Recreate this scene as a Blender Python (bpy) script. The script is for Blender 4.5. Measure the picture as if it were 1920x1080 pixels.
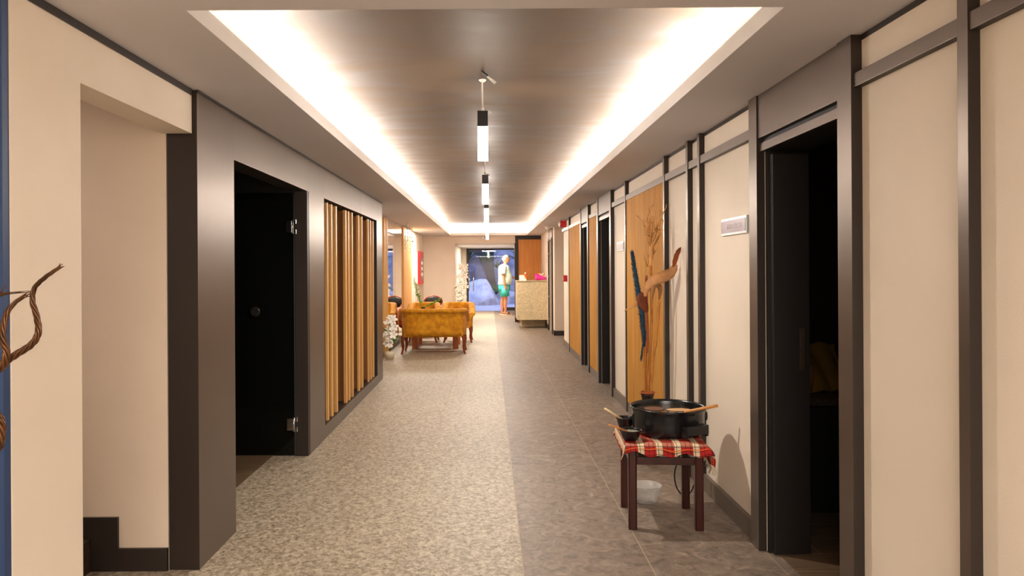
import bpy, bmesh, math, random
from mathutils import Vector, Matrix
random.seed(7)
sc = bpy.context.scene
for o in list(bpy.data.objects): bpy.data.objects.remove(o)
col = sc.collection
PI = math.pi
# ------------------------------------------------------------------ camera
F = 1333.0; CX, CY, EPS, CH = 917.0, 503.0, 0.006, 1.4
cam_d = bpy.data.cameras.new('camera'); cam = bpy.data.objects.new('camera', cam_d); col.objects.link(cam)
cam_d.sensor_width = 36; cam_d.lens = 36*F/1920; cam_d.clip_start = .05; cam_d.clip_end = 200
cam_d.shift_x = (960-CX)/1920; cam_d.shift_y = -(540-CY)/1920
cam.rotation_mode = 'QUATERNION'
cam.rotation_quaternion = (Matrix.Rotation(PI/2, 3, 'X') @ Matrix.Rotation(-EPS, 3, 'Z')).to_quaternion()
cam.location = (0, 0, CH)
sc.camera = cam
# ------------------------------------------------------------------ view + world
vs = sc.view_settings; vs.view_transform = 'Standard'; vs.look = 'None'; vs.gamma = 1; vs.exposure = 1.2; vs.use_curve_mapping = False
w = bpy.data.worlds.new('dusk_sky'); sc.world = w; w.use_nodes = True
bg = w.node_tree.nodes['Background']; bg.inputs[0].default_value = (.10, .19, .62, 1); bg.inputs[1].default_value = 0.55
# ------------------------------------------------------------------ lights
def area(name, loc, sx, sy, power, colr, direction=(0, 0, -1), spread=PI):
    d = bpy.data.lights.new(name, 'AREA'); d.shape = 'RECTANGLE'; d.size = sx; d.size_y = sy
    d.energy = power; d.color = colr; d.spread = spread
    o = bpy.data.objects.new(name, d); col.objects.link(o); o.location = loc
    z = -Vector(direction).normalized(); x = Vector((0, 1, 0)).cross(z).normalized(); y = z.cross(x)
    o.rotation_mode = 'QUATERNION'; o.rotation_quaternion = Matrix((x, y, z)).transposed().to_quaternion()
    return o
WARM = (1.0, .88, .74)
LEDC = (1.0, .93, .85)
COVE_P = 190
PEND_P = 13
area('cove_strip_light', (-1.17, 10.2, 2.285), .03, 15.9, COVE_P, LEDC, (.25, 0, 1))
area('cove_strip_light', (1.15, 10.2, 2.285), .03, 15.9, COVE_P, LEDC, (-.25, 0, 1))
area('cove_strip_light', (0, 18.3, 2.285), 2.0, .03, 40, LEDC, (0, -.25, 1))
area('lobby_fill', (.2, -1.6, 2.2), 2.2, 1.6, 135, (1.0, .93, .85))  # added fill lamp behind the camera, unseen, brightens the near walls
area('stair_niche_fill', (-2.6, 2.45, 2.22), .5, .5, 3.4, (1, .90, .82))  # added fill, no lamp seen; lifts the stair niche wall
area('entrance_fill', (.0, 20.9, 2.02), .5, 1.6, 60, (1, .86, .7))  # added fill to brighten the white entrance surround
area('lounge_fill', (-1.35, 15.6, 2.22), .35, 1.2, 42, WARM)  # added warm fill for the far lounge, no fitting seen
area('garden_sky_fill', (-1.2, 25.2, 4.6), 3.0, 1.0, 200, (.36, .52, 1.0), (.1, .8, -.7))  # added blue area lamp standing in for dusk sky light
area('garden_side_light', (2.5, 24.4, 3.4), 1.0, .6, 90, (1, .86, .9), (-.5, .7, -.6))  # pinkish white area lamp high at the right, aimed at the boulders
# ------------------------------------------------------------------ materials
def hx(h):
    h = h.lstrip('#'); r = [int(h[i:i+2], 16)/255 for i in (0, 2, 4)]
    return tuple((c/12.92 if c <= .04045 else ((c+.055)/1.055)**2.4) for c in r) + (1,)
def mat(name, colr, rough=.5, metal=0, var=0.0, vscale=8, bump=0, bscale=60, stretch=(1, 1, 1), spec=.5, coat=0, col2=None, emit=None, es=0, trans=0, ior=1.45, alpha=1):
    m = bpy.data.materials.new(name); m.use_nodes = True
    nt = m.node_tree; b = nt.nodes['Principled BSDF']
    c = hx(colr) if isinstance(colr, str) else colr
    b.inputs['Base Color'].default_value = c; b.inputs['Roughness'].default_value = rough; b.inputs['Metallic'].default_value = metal
    b.inputs['Specular IOR Level'].default_value = spec; b.inputs['Coat Weight'].default_value = coat; b.inputs['IOR'].default_value = ior
    b.inputs['Transmission Weight'].default_value = trans; b.inputs['Alpha'].default_value = alpha
    if emit: b.inputs['Emission Color'].default_value = hx(emit); b.inputs['Emission Strength'].default_value = es
    tc = nt.nodes.new('ShaderNodeTexCoord'); mp = nt.nodes.new('ShaderNodeMapping'); mp.inputs['Scale'].default_value = stretch
    nt.links.new(tc.outputs['Object'], mp.inputs[0])
    if var or col2:
        n = nt.nodes.new('ShaderNodeTexNoise'); n.inputs['Scale'].default_value = vscale; n.inputs['Detail'].default_value = 6
        nt.links.new(mp.outputs[0], n.inputs[0])
        r = nt.nodes.new('ShaderNodeValToRGB'); r.color_ramp.elements[0].position = .34; r.color_ramp.elements[1].position = .66
        c2 = hx(col2) if col2 else tuple(min(1, x*(1+var)) for x in c[:3]) + (1,)
        c1 = c if col2 else tuple(x*(1-var) for x in c[:3]) + (1,)
        r.color_ramp.elements[0].color = c1; r.color_ramp.elements[1].color = c2
        nt.links.new(n.outputs[0], r.inputs[0]); nt.links.new(r.outputs[0], b.inputs['Base Color'])
    if bump:
        n = nt.nodes.new('ShaderNodeTexNoise'); n.inputs['Scale'].default_value = bscale; n.inputs['Detail'].default_value = 4
        nt.links.new(mp.outputs[0], n.inputs[0])
        bp = nt.nodes.new('ShaderNodeBump'); bp.inputs['Strength'].default_value = bump; bp.inputs['Distance'].default_value = .01
        nt.links.new(n.outputs[0], bp.inputs['Height']); nt.links.new(bp.outputs[0], b.inputs['Normal'])
    return m
M = {}
M['wall'] = mat('beige_paint', '#e4d7c6', .6, var=.03, vscale=2, bump=.05, bscale=150)
M['wall_warm'] = mat('warm_beige_paint', '#d9c8b6', .6, var=.04, vscale=2, bump=.05, bscale=150)
M['column'] = mat('taupe_paint', '#b89a80', .6)
M['blue'] = mat('blue_paint', '#27406a', .5)
M['soffit'] = mat('soffit_paint', '#cbc8cc', .6, var=.02, vscale=1.5)
M['lip'] = mat('cove_lip_paint', '#efecea', .6)
M['bronze'] = mat('bronze_laminate', '#6a5d53', .36, .6, var=.06, vscale=1.3, spec=.6)
M['edge'] = mat('dark_frame_and_shade', '#2a211c', .45)  # real dark frames, plus shade coloured onto the sides of bronze trims
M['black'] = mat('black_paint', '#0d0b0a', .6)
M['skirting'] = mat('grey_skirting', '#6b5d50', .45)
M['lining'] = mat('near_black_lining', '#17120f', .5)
M['darkskirt'] = mat('dark_skirting', '#2b2420', .45)
M['chrome'] = mat('chrome', '#d8dadc', .15, 1)
M['white'] = mat('white_plastic', '#eeeae4', .4)
M['red'] = mat('red_plastic', '#c01420', .35)
M['darkglass'] = mat('dark_glass', '#0c0d0b', .08, spec=.35)
M['velvet'] = mat('mustard_velvet', '#b87404', .8, var=.3, vscale=14, col2='#dc9a10', bump=.1)
M['velvet'].node_tree.nodes['Principled BSDF'].inputs['Sheen Weight'].default_value = .08
M['mahog'] = mat('reddish_wood', '#7a3414', .3, var=.25, vscale=6, stretch=(4, 4, .6))
M['tablewood'] = mat('orange_wood', '#b0642a', .4, var=.2, vscale=6, stretch=(4, 4, .6))
M['stoolwood'] = mat('dark_stool_wood', '#3a140c', .32, var=.35, vscale=5, stretch=(5, 5, .5))
M['leather'] = mat('black_leather', '#121010', .4)
M['enamel'] = mat('black_enamel', '#0d0d0f', .22, var=.5, vscale=30, col2='#1c1c20', bump=.03, bscale=200)
M['clay'] = mat('dark_glazed_clay', '#241410', .25, var=.4, vscale=20)
M['terracotta'] = mat('terracotta_rim', '#9a4a22', .6)
M['spoon'] = mat('pale_wood', '#e6d2a6', .6, var=.1)
M['spoon2'] = mat('light_brown_wood', '#c98a4a', .5, var=.15, vscale=20, stretch=(.5, 6, 6))
M['cane'] = mat('dried_cane', '#b3712c', .6, var=.25, vscale=20, stretch=(3, 3, .6))
M['dry'] = mat('dried_branch_tan', '#c08a50', .7, var=.25, vscale=25)
M['dryleaf'] = mat('dried_leaf', '#a87648', .65, var=.25, vscale=12, bump=.2, bscale=80)
M['rustleaf'] = mat('rust_leaf', '#6b2e10', .6, var=.3, vscale=12)
M['blueplume'] = mat('blue_plume', '#1c3c50', .85, var=.4, vscale=40)
M['pinkstalk'] = mat('pink_seed_stalk', '#b06a4c', .85, var=.35, vscale=160, bump=.6, bscale=220)
M['goldtwist'] = mat('bronze_twisted_willow', '#553721', .3, .5, var=.45, vscale=18)
M['petal'] = mat('white_petal', '#f6efe4', .6)
M['leaf'] = mat('green_leaf', '#3c6a1c', .5, var=.3, vscale=12)
M['lime'] = mat('lime_stem', '#7a9a1e', .5, var=.2)
M['pot'] = mat('cream_pot', '#d8c9b0', .5)
M['tub'] = mat('clear_tub_plastic', '#e8e6e2', .25, trans=.6, ior=1.2, alpha=.55)
M['rubber'] = mat('black_rubber', '#0c0c0c', .5)
M['skin'] = mat('skin', '#d08a68', .55, var=.05)
M['shirt'] = mat('pale_mint_cotton', '#cfe6dc', .85, var=.04, bump=.1, bscale=30)
M['shorts'] = mat('turquoise_cotton', '#3fb5aa', .85, var=.05)
M['hair'] = mat('grey_hair', '#b5a898', .8, var=.2, vscale=60)
M['rock'] = mat('pale_rock', '#a8a4a6', .9, var=.3, vscale=3, bump=.5, bscale=6)
M['rock2'] = mat('grey_rock', '#5c5c68', .9, var=.3, vscale=3, bump=.5, bscale=6)
M['gravel'] = mat('pale_gravel', '#a7a4ac', .9, var=.08, vscale=12)
M['outwall'] = mat('dark_stone_wall', '#2e2e3a', .9, var=.2, vscale=2)
M['pink'] = mat('pink_wrap', '#e2349a', .45, var=.15, vscale=20)
M['orange'] = mat('orange_petal', '#e2661a', .5)
M['paper'] = mat('white_card', '#f3ece2', .6)
M['lampblack'] = mat('lamp_housing', '#1c1a1e', .4)
M['diffuser'] = mat('lamp_diffuser', '#ffffff', .5, emit='#fff1e4', es=50)
M['cordw'] = mat('cord_white', '#e6ddd4', .5)
M['signface'] = mat('mauve_sign_face', '#84707f', .35)
M['signframe'] = mat('silver_sign_frame', '#c3ccd2', .3, .3)
M['signtext'] = mat('sign_letters', '#f1e9ee', .5)
M['granite'] = mat('speckled_granite', '#16120f', .3, var=.0, vscale=160, col2='#5a4a40')
M['basin'] = mat('basin_ceramic', '#a86f55', .25)
M['towel'] = mat('mustard_towel', '#7a5a12', .95, bump=.3, bscale=120)
M['mirror'] = mat('mirror_glass', '#eceae4', .02, 1)
M['soup'] = mat('brown_liquid', '#4c3c2a', .03, var=.3, vscale=9, spec=1.0)
M['string'] = mat('crystal_string', '#e9e2d6', .3)
def glass(name, tint=(1, 1, 1, 1)):
    m = bpy.data.materials.new(name); m.use_nodes = True; nt = m.node_tree; nt.nodes.clear()
    out = nt.nodes.new('ShaderNodeOutputMaterial'); mx = nt.nodes.new('ShaderNodeMixShader')
    t = nt.nodes.new('ShaderNodeBsdfTransparent'); g = nt.nodes.new('ShaderNodeBsdfGlossy'); g.inputs['Roughness'].default_value = .02
    t.inputs[0].default_value = tint; f = nt.nodes.new('ShaderNodeFresnel'); f.inputs[0].default_value = 1.45
    nt.links.new(f.outputs[0], mx.inputs[0]); nt.links.new(t.outputs[0], mx.inputs[1]); nt.links.new(g.outputs[0], mx.inputs[2]); nt.links.new(mx.outputs[0], out.inputs[0])
    return m
M['glass'] = glass('clear_glass', (.93, .96, 1, 1))
def wood_mat(name, a, b_, scale=3, stretch=(14, 14, .5), rough=.42):
    m = mat(name, a, rough, var=.1, col2=b_, vscale=scale, stretch=stretch)
    return m
M['slat'] = wood_mat('golden_oak', '#cf9a55', '#dcab68', 2, (22, 22, .25)); M['board'] = wood_mat('shaded_golden_oak', '#8a5c30', '#966638', 2, (22, 22, .25))  # deep boards: same oak as the slats, coloured darker for shade
M['ribbed'] = wood_mat('ribbed_oak', '#bd8436', '#d09a4c')
M['ribbed'].node_tree.nodes['Principled BSDF'].inputs['Roughness'].default_value = .6; M['ribbed'].node_tree.nodes['Principled BSDF'].inputs['Specular IOR Level'].default_value = .3
M['deskwood'] = wood_mat('orange_veneer', '#bd7630', '#cf8a3e', 4, (6, 6, .4))
M['slatback'] = mat('amber_backing', '#3e2a18', .5)
def stone(name, ramp, s1, s2, rough, bump, tiles, vw=.26, dist=.7):
    m = bpy.data.materials.new(name); m.use_nodes = True; nt = m.node_tree; L = nt.links.new
    b = nt.nodes['Principled BSDF']; tc = nt.nodes.new('ShaderNodeTexCoord')
    n1 = nt.nodes.new('ShaderNodeTexNoise'); n1.inputs['Scale'].default_value = s1; n1.inputs['Detail'].default_value = 8; n1.inputs['Roughness'].default_value = .62; n1.inputs['Distortion'].default_value = dist
    v = nt.nodes.new('ShaderNodeTexVoronoi'); v.inputs['Scale'].default_value = s2; v.inputs['Randomness'].default_value = 1
    n2 = nt.nodes.new('ShaderNodeTexNoise'); n2.inputs['Scale'].default_value = 2.2
    ds = nt.nodes.new('ShaderNodeTexNoise'); ds.inputs['Scale'].default_value = s2*.6
    va = nt.nodes.new('ShaderNodeMix'); va.data_type = 'VECTOR'; va.inputs[0].default_value = .06
    L(tc.outputs['Object'], va.inputs[4]); L(ds.outputs['Color'], va.inputs[5]); L(va.outputs[1], v.inputs[0])
    for n in (n1, n2, ds): L(tc.outputs['Object'], n.inputs[0])
    mx = nt.nodes.new('ShaderNodeMath'); mx.operation = 'MULTIPLY_ADD'; mx.inputs[1].default_value = vw
    sep = nt.nodes.new('ShaderNodeSeparateColor'); L(v.outputs['Color'], sep.inputs[0]); L(sep.outputs[0], mx.inputs[0])
    m2 = nt.nodes.new('ShaderNodeMath'); m2.operation = 'MULTIPLY'; m2.inputs[1].default_value = 1.04-vw; L(n1.outputs[0], m2.inputs[0]); L(m2.outputs[0], mx.inputs[2])
    r = nt.nodes.new('ShaderNodeValToRGB'); els = r.color_ramp.elements
    while len(els) < len(ramp): els.new(.5)
    for e, (p, c) in zip(els, ramp): e.position = p; e.color = hx(c)
    L(mx.outputs[0], r.inputs[0])
    if tiles:
        br = nt.nodes.new('ShaderNodeTexBrick'); br.offset = .5; br.inputs['Scale'].default_value = 1; br.inputs['Mortar Size'].default_value = .0016
        br.inputs['Brick Width'].default_value = 2.4; br.inputs['Row Height'].default_value = .6; br.inputs['Mortar Smooth'].default_value = .2
        mp = nt.nodes.new('ShaderNodeMapping'); mp.vector_type = 'POINT'; mp.inputs['Rotation'].default_value = (0, 0, PI/2); mp.inputs['Location'].default_value = (.5, .45, 0)
        L(tc.outputs['Object'], mp.inputs[0]); L(mp.outputs[0], br.inputs[0])
        mc = nt.nodes.new('ShaderNodeMix'); mc.data_type = 'RGBA'; mc.inputs[7].default_value = hx(tiles)
        L(br.outputs['Fac'], mc.inputs[0]); L(r.outputs[0], mc.inputs[6]); L(mc.outputs[2], b.inputs['Base Color'])
    else: L(r.outputs[0], b.inputs['Base Color'])
    bp = nt.nodes.new('ShaderNodeBump'); bp.inputs['Strength'].default_value = bump; bp.inputs['Distance'].default_value = .01
    L(mx.outputs[0], bp.inputs['Height']); L(bp.outputs[0], b.inputs['Normal'])
    b.inputs['Roughness'].default_value = rough
    return m
M['floorL'] = stone('flecked_stone_tile', [(.30, '#6a5d4d'), (.43, '#8c7d69'), (.55, '#a69883'), (.72, '#c3b6a0')], 34, 62, .52, .22, '#8d7448')
M['floorR'] = stone('brown_slate_tile', [(.30, '#54473e'), (.45, '#746558'), (.6, '#887769'), (.75, '#a2917e')], 11, 40, .5, .3, '#c0a88c', .07, 1.6)
M['counter'] = stone('counter_stone', [(.3, '#a09070'), (.45, '#bbaa86'), (.6, '#cdbc98'), (.75, '#dccdaa')], 26, 60, .5, .06, None, .14)
# recess ceiling: brown satin plaster with trowel marks
def ceil_mat():
    m = mat('brown_trowelled_plaster', '#8a705d', .42, var=.0); nt = m.node_tree; b = nt.nodes['Principled BSDF']; L = nt.links.new
    tc = nt.nodes.new('ShaderNodeTexCoord'); mp = nt.nodes.new('ShaderNodeMapping'); mp.inputs['Scale'].default_value = (.8, 1.6, 1); L(tc.outputs['Object'], mp.inputs[0])
    n = nt.nodes.new('ShaderNodeTexNoise'); n.inputs['Scale'].default_value = 1.6; n.inputs['Detail'].default_value = 7; n.inputs['Distortion'].default_value = 1.2; L(mp.outputs[0], n.inputs[0])
    r = nt.nodes.new('ShaderNodeValToRGB'); r.color_ramp.elements[0].position = .35; r.color_ramp.elements[1].position = .7
    r.color_ramp.elements[0].color = hx('#46372a'); r.color_ramp.elements[1].color = hx('#584633'); L(n.outputs[0], r.inputs[0]); L(r.outputs[0], b.inputs['Base Color'])
    r2 = nt.nodes.new('ShaderNodeMapRange'); r2.inputs[1].default_value = .3; r2.inputs[2].default_value = .7; r2.inputs[3].default_value = .42; r2.inputs[4].default_value = .62
    L(n.outputs[0], r2.inputs[0]); L(r2.outputs[0], b.inputs['Roughness'])
    bp = nt.nodes.new('ShaderNodeBump'); bp.inputs['Strength'].default_value = .12; bp.inputs['Distance'].default_value = .02; L(n.outputs[0], bp.inputs['Height']); L(bp.outputs[0], b.inputs['Normal'])
    return m
M['recess'] = ceil_mat(); M['recess'].node_tree.nodes['Principled BSDF'].inputs['Specular IOR Level'].default_value = .12
def plank_mat():
    m = mat('dark_wood_planks', '#6a5642', .35, var=.2, vscale=3, stretch=(1.2, 14, 1)); nt = m.node_tree; b = nt.nodes['Principled BSDF']; L = nt.links.new
    tc = nt.nodes.new('ShaderNodeTexCoord'); br = nt.nodes.new('ShaderNodeTexBrick'); br.inputs['Scale'].default_value = 1; br.inputs['Brick Width'].default_value = 1.2; br.inputs['Row Height'].default_value = .2; br.inputs['Mortar Size'].default_value = .002
    L(tc.outputs['Object'], br.inputs[0]); src = b.inputs['Base Color'].links[0].from_socket
    mc = nt.nodes.new('ShaderNodeMix'); mc.data_type = 'RGBA'; mc.inputs[7].default_value = hx('#b09070'); L(br.outputs['Fac'], mc.inputs[0]); L(src, mc.inputs[6]); L(mc.outputs[2], b.inputs['Base Color'])
    return m
M['plank'] = plank_mat()
def plaid():
    m = mat('red_plaid_cotton', '#a81812', .85, bump=.3, bscale=90); nt = m.node_tree; b = nt.nodes['Principled BSDF']; L = nt.links.new
    tc = nt.nodes.new('ShaderNodeTexCoord'); sep = nt.nodes.new('ShaderNodeSeparateXYZ'); L(tc.outputs['UV'], sep.inputs[0])
    def band(sock, freq, lo, ph=0.):
        a = nt.nodes.new('ShaderNodeMath'); a.operation = 'MULTIPLY_ADD'; a.inputs[1].default_value = freq; a.inputs[2].default_value = ph; L(sock, a.inputs[0])
        f = nt.nodes.new('ShaderNodeMath'); f.operation = 'FRACT'; L(a.outputs[0], f.inputs[0])
        g = nt.nodes.new('ShaderNodeMath'); g.operation = 'GREATER_THAN'; g.inputs[1].default_value = lo; L(f.outputs[0], g.inputs[0]); return g.outputs[0]
    def mixc(fac, a, c, k=1.0):
        x = nt.nodes.new('ShaderNodeMix'); x.data_type = 'RGBA'
        mu = nt.nodes.new('ShaderNodeMath'); mu.operation = 'MULTIPLY'; mu.inputs[1].default_value = k; L(fac, mu.inputs[0]); L(mu.outputs[0], x.inputs[0])
        if isinstance(a, str): x.inputs[6].default_value = hx(a)
        else: L(a, x.inputs[6])
        x.inputs[7].default_value = hx(c); return x.outputs[2]
    U, V = sep.outputs[0], sep.outputs[1]
    c = mixc(band(U, 5.5, .62), '#a81510', '#ead9b4', .85)
    c = mixc(band(V, 5.5, .66, .2), c, '#ead9b4', .22)
    c = mixc(band(U, 22, .86), c, '#2c0a0c', .8)
    c = mixc(band(V, 22, .86), c, '#2c0a0c', .8)
    c = mixc(band(V, 11, .90, .3), c, '#e0702a', .8)
    L(c, b.inputs['Base Color'])
    return m
M['plaid'] = plaid()
# ------------------------------------------------------------------ helpers
def pt(px, py, Y):
    u = (px-CX) - EPS*(py-CY); v = (py-CY) + EPS*(px-CX)
    return Vector((u*Y/F, Y, CH - v*Y/F))
def wy(px, X, py=500): return F*X/((px-CX) - EPS*(py-CY))
def tag(o, label=None, cat=None, group=None, kind=None):
    if label: o['label'] = label
    if cat: o['category'] = cat
    if group: o['group'] = group
    if kind: o['kind'] = kind
    return o
def rootloc(p):
    v = Vector((0, 0, 0))
    while p is not None: v += p.location; p = p.parent
    return v
def thing(name, loc, label, cat, group=None):
    o = bpy.data.objects.new(name, None); o.empty_display_size = .1; col.objects.link(o); o.location = loc
    return tag(o, label, cat, group)
class MB:
    def __init__(s): s.bm = bmesh.new(); s.uvl = None
    def face(s, vs):
        try: return s.bm.faces.new(vs)
        except ValueError: return None
    def box(s, x0, x1, y0, y1, z0, z1, bev=0):
        t = bmesh.new(); v = [t.verts.new((x, y, z)) for x in (x0, x1) for y in (y0, y1) for z in (z0, z1)]
        for f in ((0, 1, 3, 2), (4, 6, 7, 5), (0, 4, 5, 1), (2, 3, 7, 6), (0, 2, 6, 4), (1, 5, 7, 3)): t.faces.new([v[i] for i in f])
        bmesh.ops.recalc_face_normals(t, faces=t.faces)
        if bev: bmesh.ops.bevel(t, geom=t.edges[:], offset=bev, segments=2, profile=.7, affect='EDGES')
        s.merge(t); return s
    def merge(s, t, mtx=None):
        mp = {}
        for v in t.verts: mp[v] = s.bm.verts.new(mtx @ v.co if mtx else v.co)
        for f in t.faces:
            nf = s.face([mp[v] for v in f.verts])
            if nf: nf.smooth = f.smooth
        t.free()
    def tube(s, pts, rad, n=8, smooth=True, cap=True, sq=None):
        pts = [Vector(p) for p in pts]; k = len(pts)
        if not isinstance(rad, (list, tuple)): rad = [rad]*k
        rings = []; up = None
        for i, p in enumerate(pts):
            d = (pts[min(i+1, k-1)] - pts[max(i-1, 0)]).normalized()
            if up is None:
                up = Vector((0, 0, 1)) if abs(d.z) < .9 else Vector((0, 1, 0))
            a = d.cross(up)
            if a.length < 1e-5: a = d.orthogonal()
            a.normalize(); b = a.cross(d).normalized(); up = b
            rings.append([s.bm.verts.new(p + (a*math.cos(2*PI*(j+.5)/n) + b*math.sin(2*PI*(j+.5)/n))*rad[i]) for j in range(n)])
        for i in range(k-1):
            for j in range(n):
                f = s.face([rings[i][j], rings[i][(j+1) % n], rings[i+1][(j+1) % n], rings[i+1][j]])
                if f: f.smooth = smooth
        if cap: s.face(rings[0][::-1]); s.face(rings[-1])
        return s
    def lathe(s, prof, c=(0, 0, 0), n=40, smooth=True):
        c = Vector(c); rings = []
        for r, z in prof:
            if r < 1e-5: rings.append([s.bm.verts.new(c + Vector((0, 0, z)))])
            else: rings.append([s.bm.verts.new(c + Vector((r*math.cos(2*PI*j/n), r*math.sin(2*PI*j/n), z))) for j in range(n)])
        for a, b in zip(rings, rings[1:]):
            for j in range(n):
                if len(a) == 1 and len(b) == 1: continue
                if len(a) == 1: f = s.face([a[0], b[(j+1) % n], b[j]])
                elif len(b) == 1: f = s.face([a[j], a[(j+1) % n], b[0]])
                else: f = s.face([a[j], a[(j+1) % n], b[(j+1) % n], b[j]])
                if f: f.smooth = smooth
        return s
    def sphere(s, c, r, sc_=(1, 1, 1), u=16, v=10):
        t = bmesh.new(); bmesh.ops.create_uvsphere(t, u_segments=u, v_segments=v, radius=r)
        for f in t.faces: f.smooth = True
        s.merge(t, Matrix.Translation(Vector(c)) @ Matrix.Diagonal((*sc_, 1))); return s
    def prism(s, poly, axis, a, b, smooth=False):   # poly in the two other axes, extruded on axis
        def P(p, t):
            return {'x': (t, p[0], p[1]), 'y': (p[0], t, p[1]), 'z': (p[0], p[1], t)}[axis]
        A = [s.bm.verts.new(P(p, a)) for p in poly]; B = [s.bm.verts.new(P(p, b)) for p in poly]
        s.face(A[::-1]); s.face(B); n = len(poly)
        for i in range(n):
            f = s.face([A[i], A[(i+1) % n], B[(i+1) % n], B[i]])
            if f: f.smooth = smooth
        return s
    def ribbon(s, pts, wid, thick=.0015):
        # pts: centre line, wid: list of half-width vectors
        top = []; bot = []
        for i, (p, h) in enumerate(zip(pts, wid)):
            p = Vector(p); h = Vector(h); d = (Vector(pts[min(i+1, len(pts)-1)]) - Vector(pts[max(i-1, 0)])).normalized()
            nrm = d.cross(h)
            nrm = nrm.normalized()*thick if nrm.length > 1e-6 else Vector((0, -thick, 0))
            cup = nrm*(h.length*120)
            row = [p-h, p-h*.5+cup*.5, p+cup*.8, p+h*.5+cup*.5, p+h]
            top.append([s.bm.verts.new(q+nrm) for q in row]); bot.append([s.bm.verts.new(q-nrm) for q in row])
        for i in range(len(pts)-1):
            for j in range(4):
                for g, fl in ((top, 0), (bot, 1)):
                    q = [g[i][j], g[i][j+1], g[i+1][j+1], g[i+1][j]]
                    f = s.face(q[::-1] if fl else q)
                    if f: f.smooth = True
            s.face([top[i][0], top[i+1][0], bot[i+1][0], bot[i][0]]); s.face([top[i][4], bot[i][4], bot[i+1][4], top[i+1][4]])
        s.face([top[0][j] for j in range(5)] + [bot[0][j] for j in range(4, -1, -1)])
        s.face([top[-1][j] for j in range(5)] + [bot[-1][j] for j in range(4, -1, -1)])
        return s
    def build(s, name, m, parent=None, label=None, mats=None):
        bm = s.bm; bm.verts.ensure_lookup_table(); bmesh.ops.recalc_face_normals(bm, faces=bm.faces)
        if parent is None:
            co = [v.co for v in bm.verts]
            off = Vector(((min(c.x for c in co)+max(c.x for c in co))/2, (min(c.y for c in co)+max(c.y for c in co))/2, min(c.z for c in co)))
        else: off = rootloc(parent)
        for v in bm.verts: v.co -= off
        me = bpy.data.meshes.new(name); bm.to_mesh(me); bm.free()
        for x in (mats or [m]): me.materials.append(x)
        o = bpy.data.objects.new(name, me); col.objects.link(o)
        if parent is None: o.location = off
        else: o.parent = parent
        if label: o['label'] = label
        return o
def struct(name, mb, m, parent=None, label=None, mats=None):
    o = mb.build(name, m, parent, mats=mats)
    if parent is None: o['kind'] = 'structure'
    if label: o['label'] = label
    return o
def copy_tree(o, parent=None):
    c = o.copy(); col.objects.link(c)
    if parent is not None: c.parent = parent
    for ch in list(o.children): copy_tree(ch, c)
    return c
def skin(name, nodes, edges, m, parent, root=0, sub=2, post=None):
    off = rootloc(parent)
    me = bpy.data.meshes.new(name); me.from_pydata([Vector(n[:3])-off for n in nodes], edges, [])
    o = bpy.data.objects.new(name, me); col.objects.link(o)
    o.modifiers.new('skin', 'SKIN'); sd = o.modifiers.new('sub', 'SUBSURF'); sd.levels = sub
    for i, d in enumerate(me.skin_vertices[0].data):
        r = nodes[i][3]; d.radius = r if isinstance(r, tuple) else (r, r); d.use_root = (i == root)
    bpy.context.view_layer.update()
    nm = bpy.data.meshes.new_from_object(o.evaluated_get(bpy.context.evaluated_depsgraph_get()))
    o.modifiers.clear(); o.data = nm; bpy.data.meshes.remove(me); nm.name = name
    for p in nm.polygons: p.use_smooth = True
    nm.materials.clear(); nm.materials.append(m); o.parent = parent
    return o
def spline(P, n=8):
    P = [Vector(p) for p in P]; out = []
    for i in range(len(P)-1):
        a, b, c, d = P[max(i-1, 0)], P[i], P[i+1], P[min(i+2, len(P)-1)]
        for k in range(n):
            t = k/n; out.append(.5*((2*b) + (c-a)*t + (2*a-5*b+4*c-d)*t*t + (3*b-a-3*c+d)*t**3))
    out.append(P[-1]); return out
def lerp(a, b, t): return a+(b-a)*t

# ================================================================== SETTING
CZ = 2.243; RZ = 2.52                      # soffit height, recess ceiling height
XL, XR = -1.36, 1.36                        # left cladding face, right wall face
LL, LR = -.98, .965                         # cove lip
RL, RR = -1.23, 1.21                        # recess sides
Y0, Y1 = 2.31, 18.22                        # cove lip near / far
YE = 18.42                                  # end wall
# floor
f = MB()
v = [f.bm.verts.new(p) for p in ((-3.4, -3.2, 0), (.15, -3.2, 0), (.15, 23.34, 0), (-3.4, 23.34, 0), (3.6, -3.2, 0), (3.6, 23.34, 0))]
a = f.face([v[0], v[1], v[2], v[3]]); b = f.face([v[1], v[4], v[5], v[2]]); b.material_index = 1
g = bmesh.ops.extrude_face_region(f.bm, geom=[a, b])
for q in [x for x in g['geom'] if isinstance(x, bmesh.types.BMVert)]: q.co.z = -.1
fl = f.build('floor', M['floorL'], mats=[M['floorL'], M['floorR']]); fl['kind'] = 'structure'
# move the origin so that the tile seams fall where the photo has them
d = Vector((0, 0, 0)) - fl.location; fl.data.transform(Matrix.Translation(-d)); fl.location += d
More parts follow.
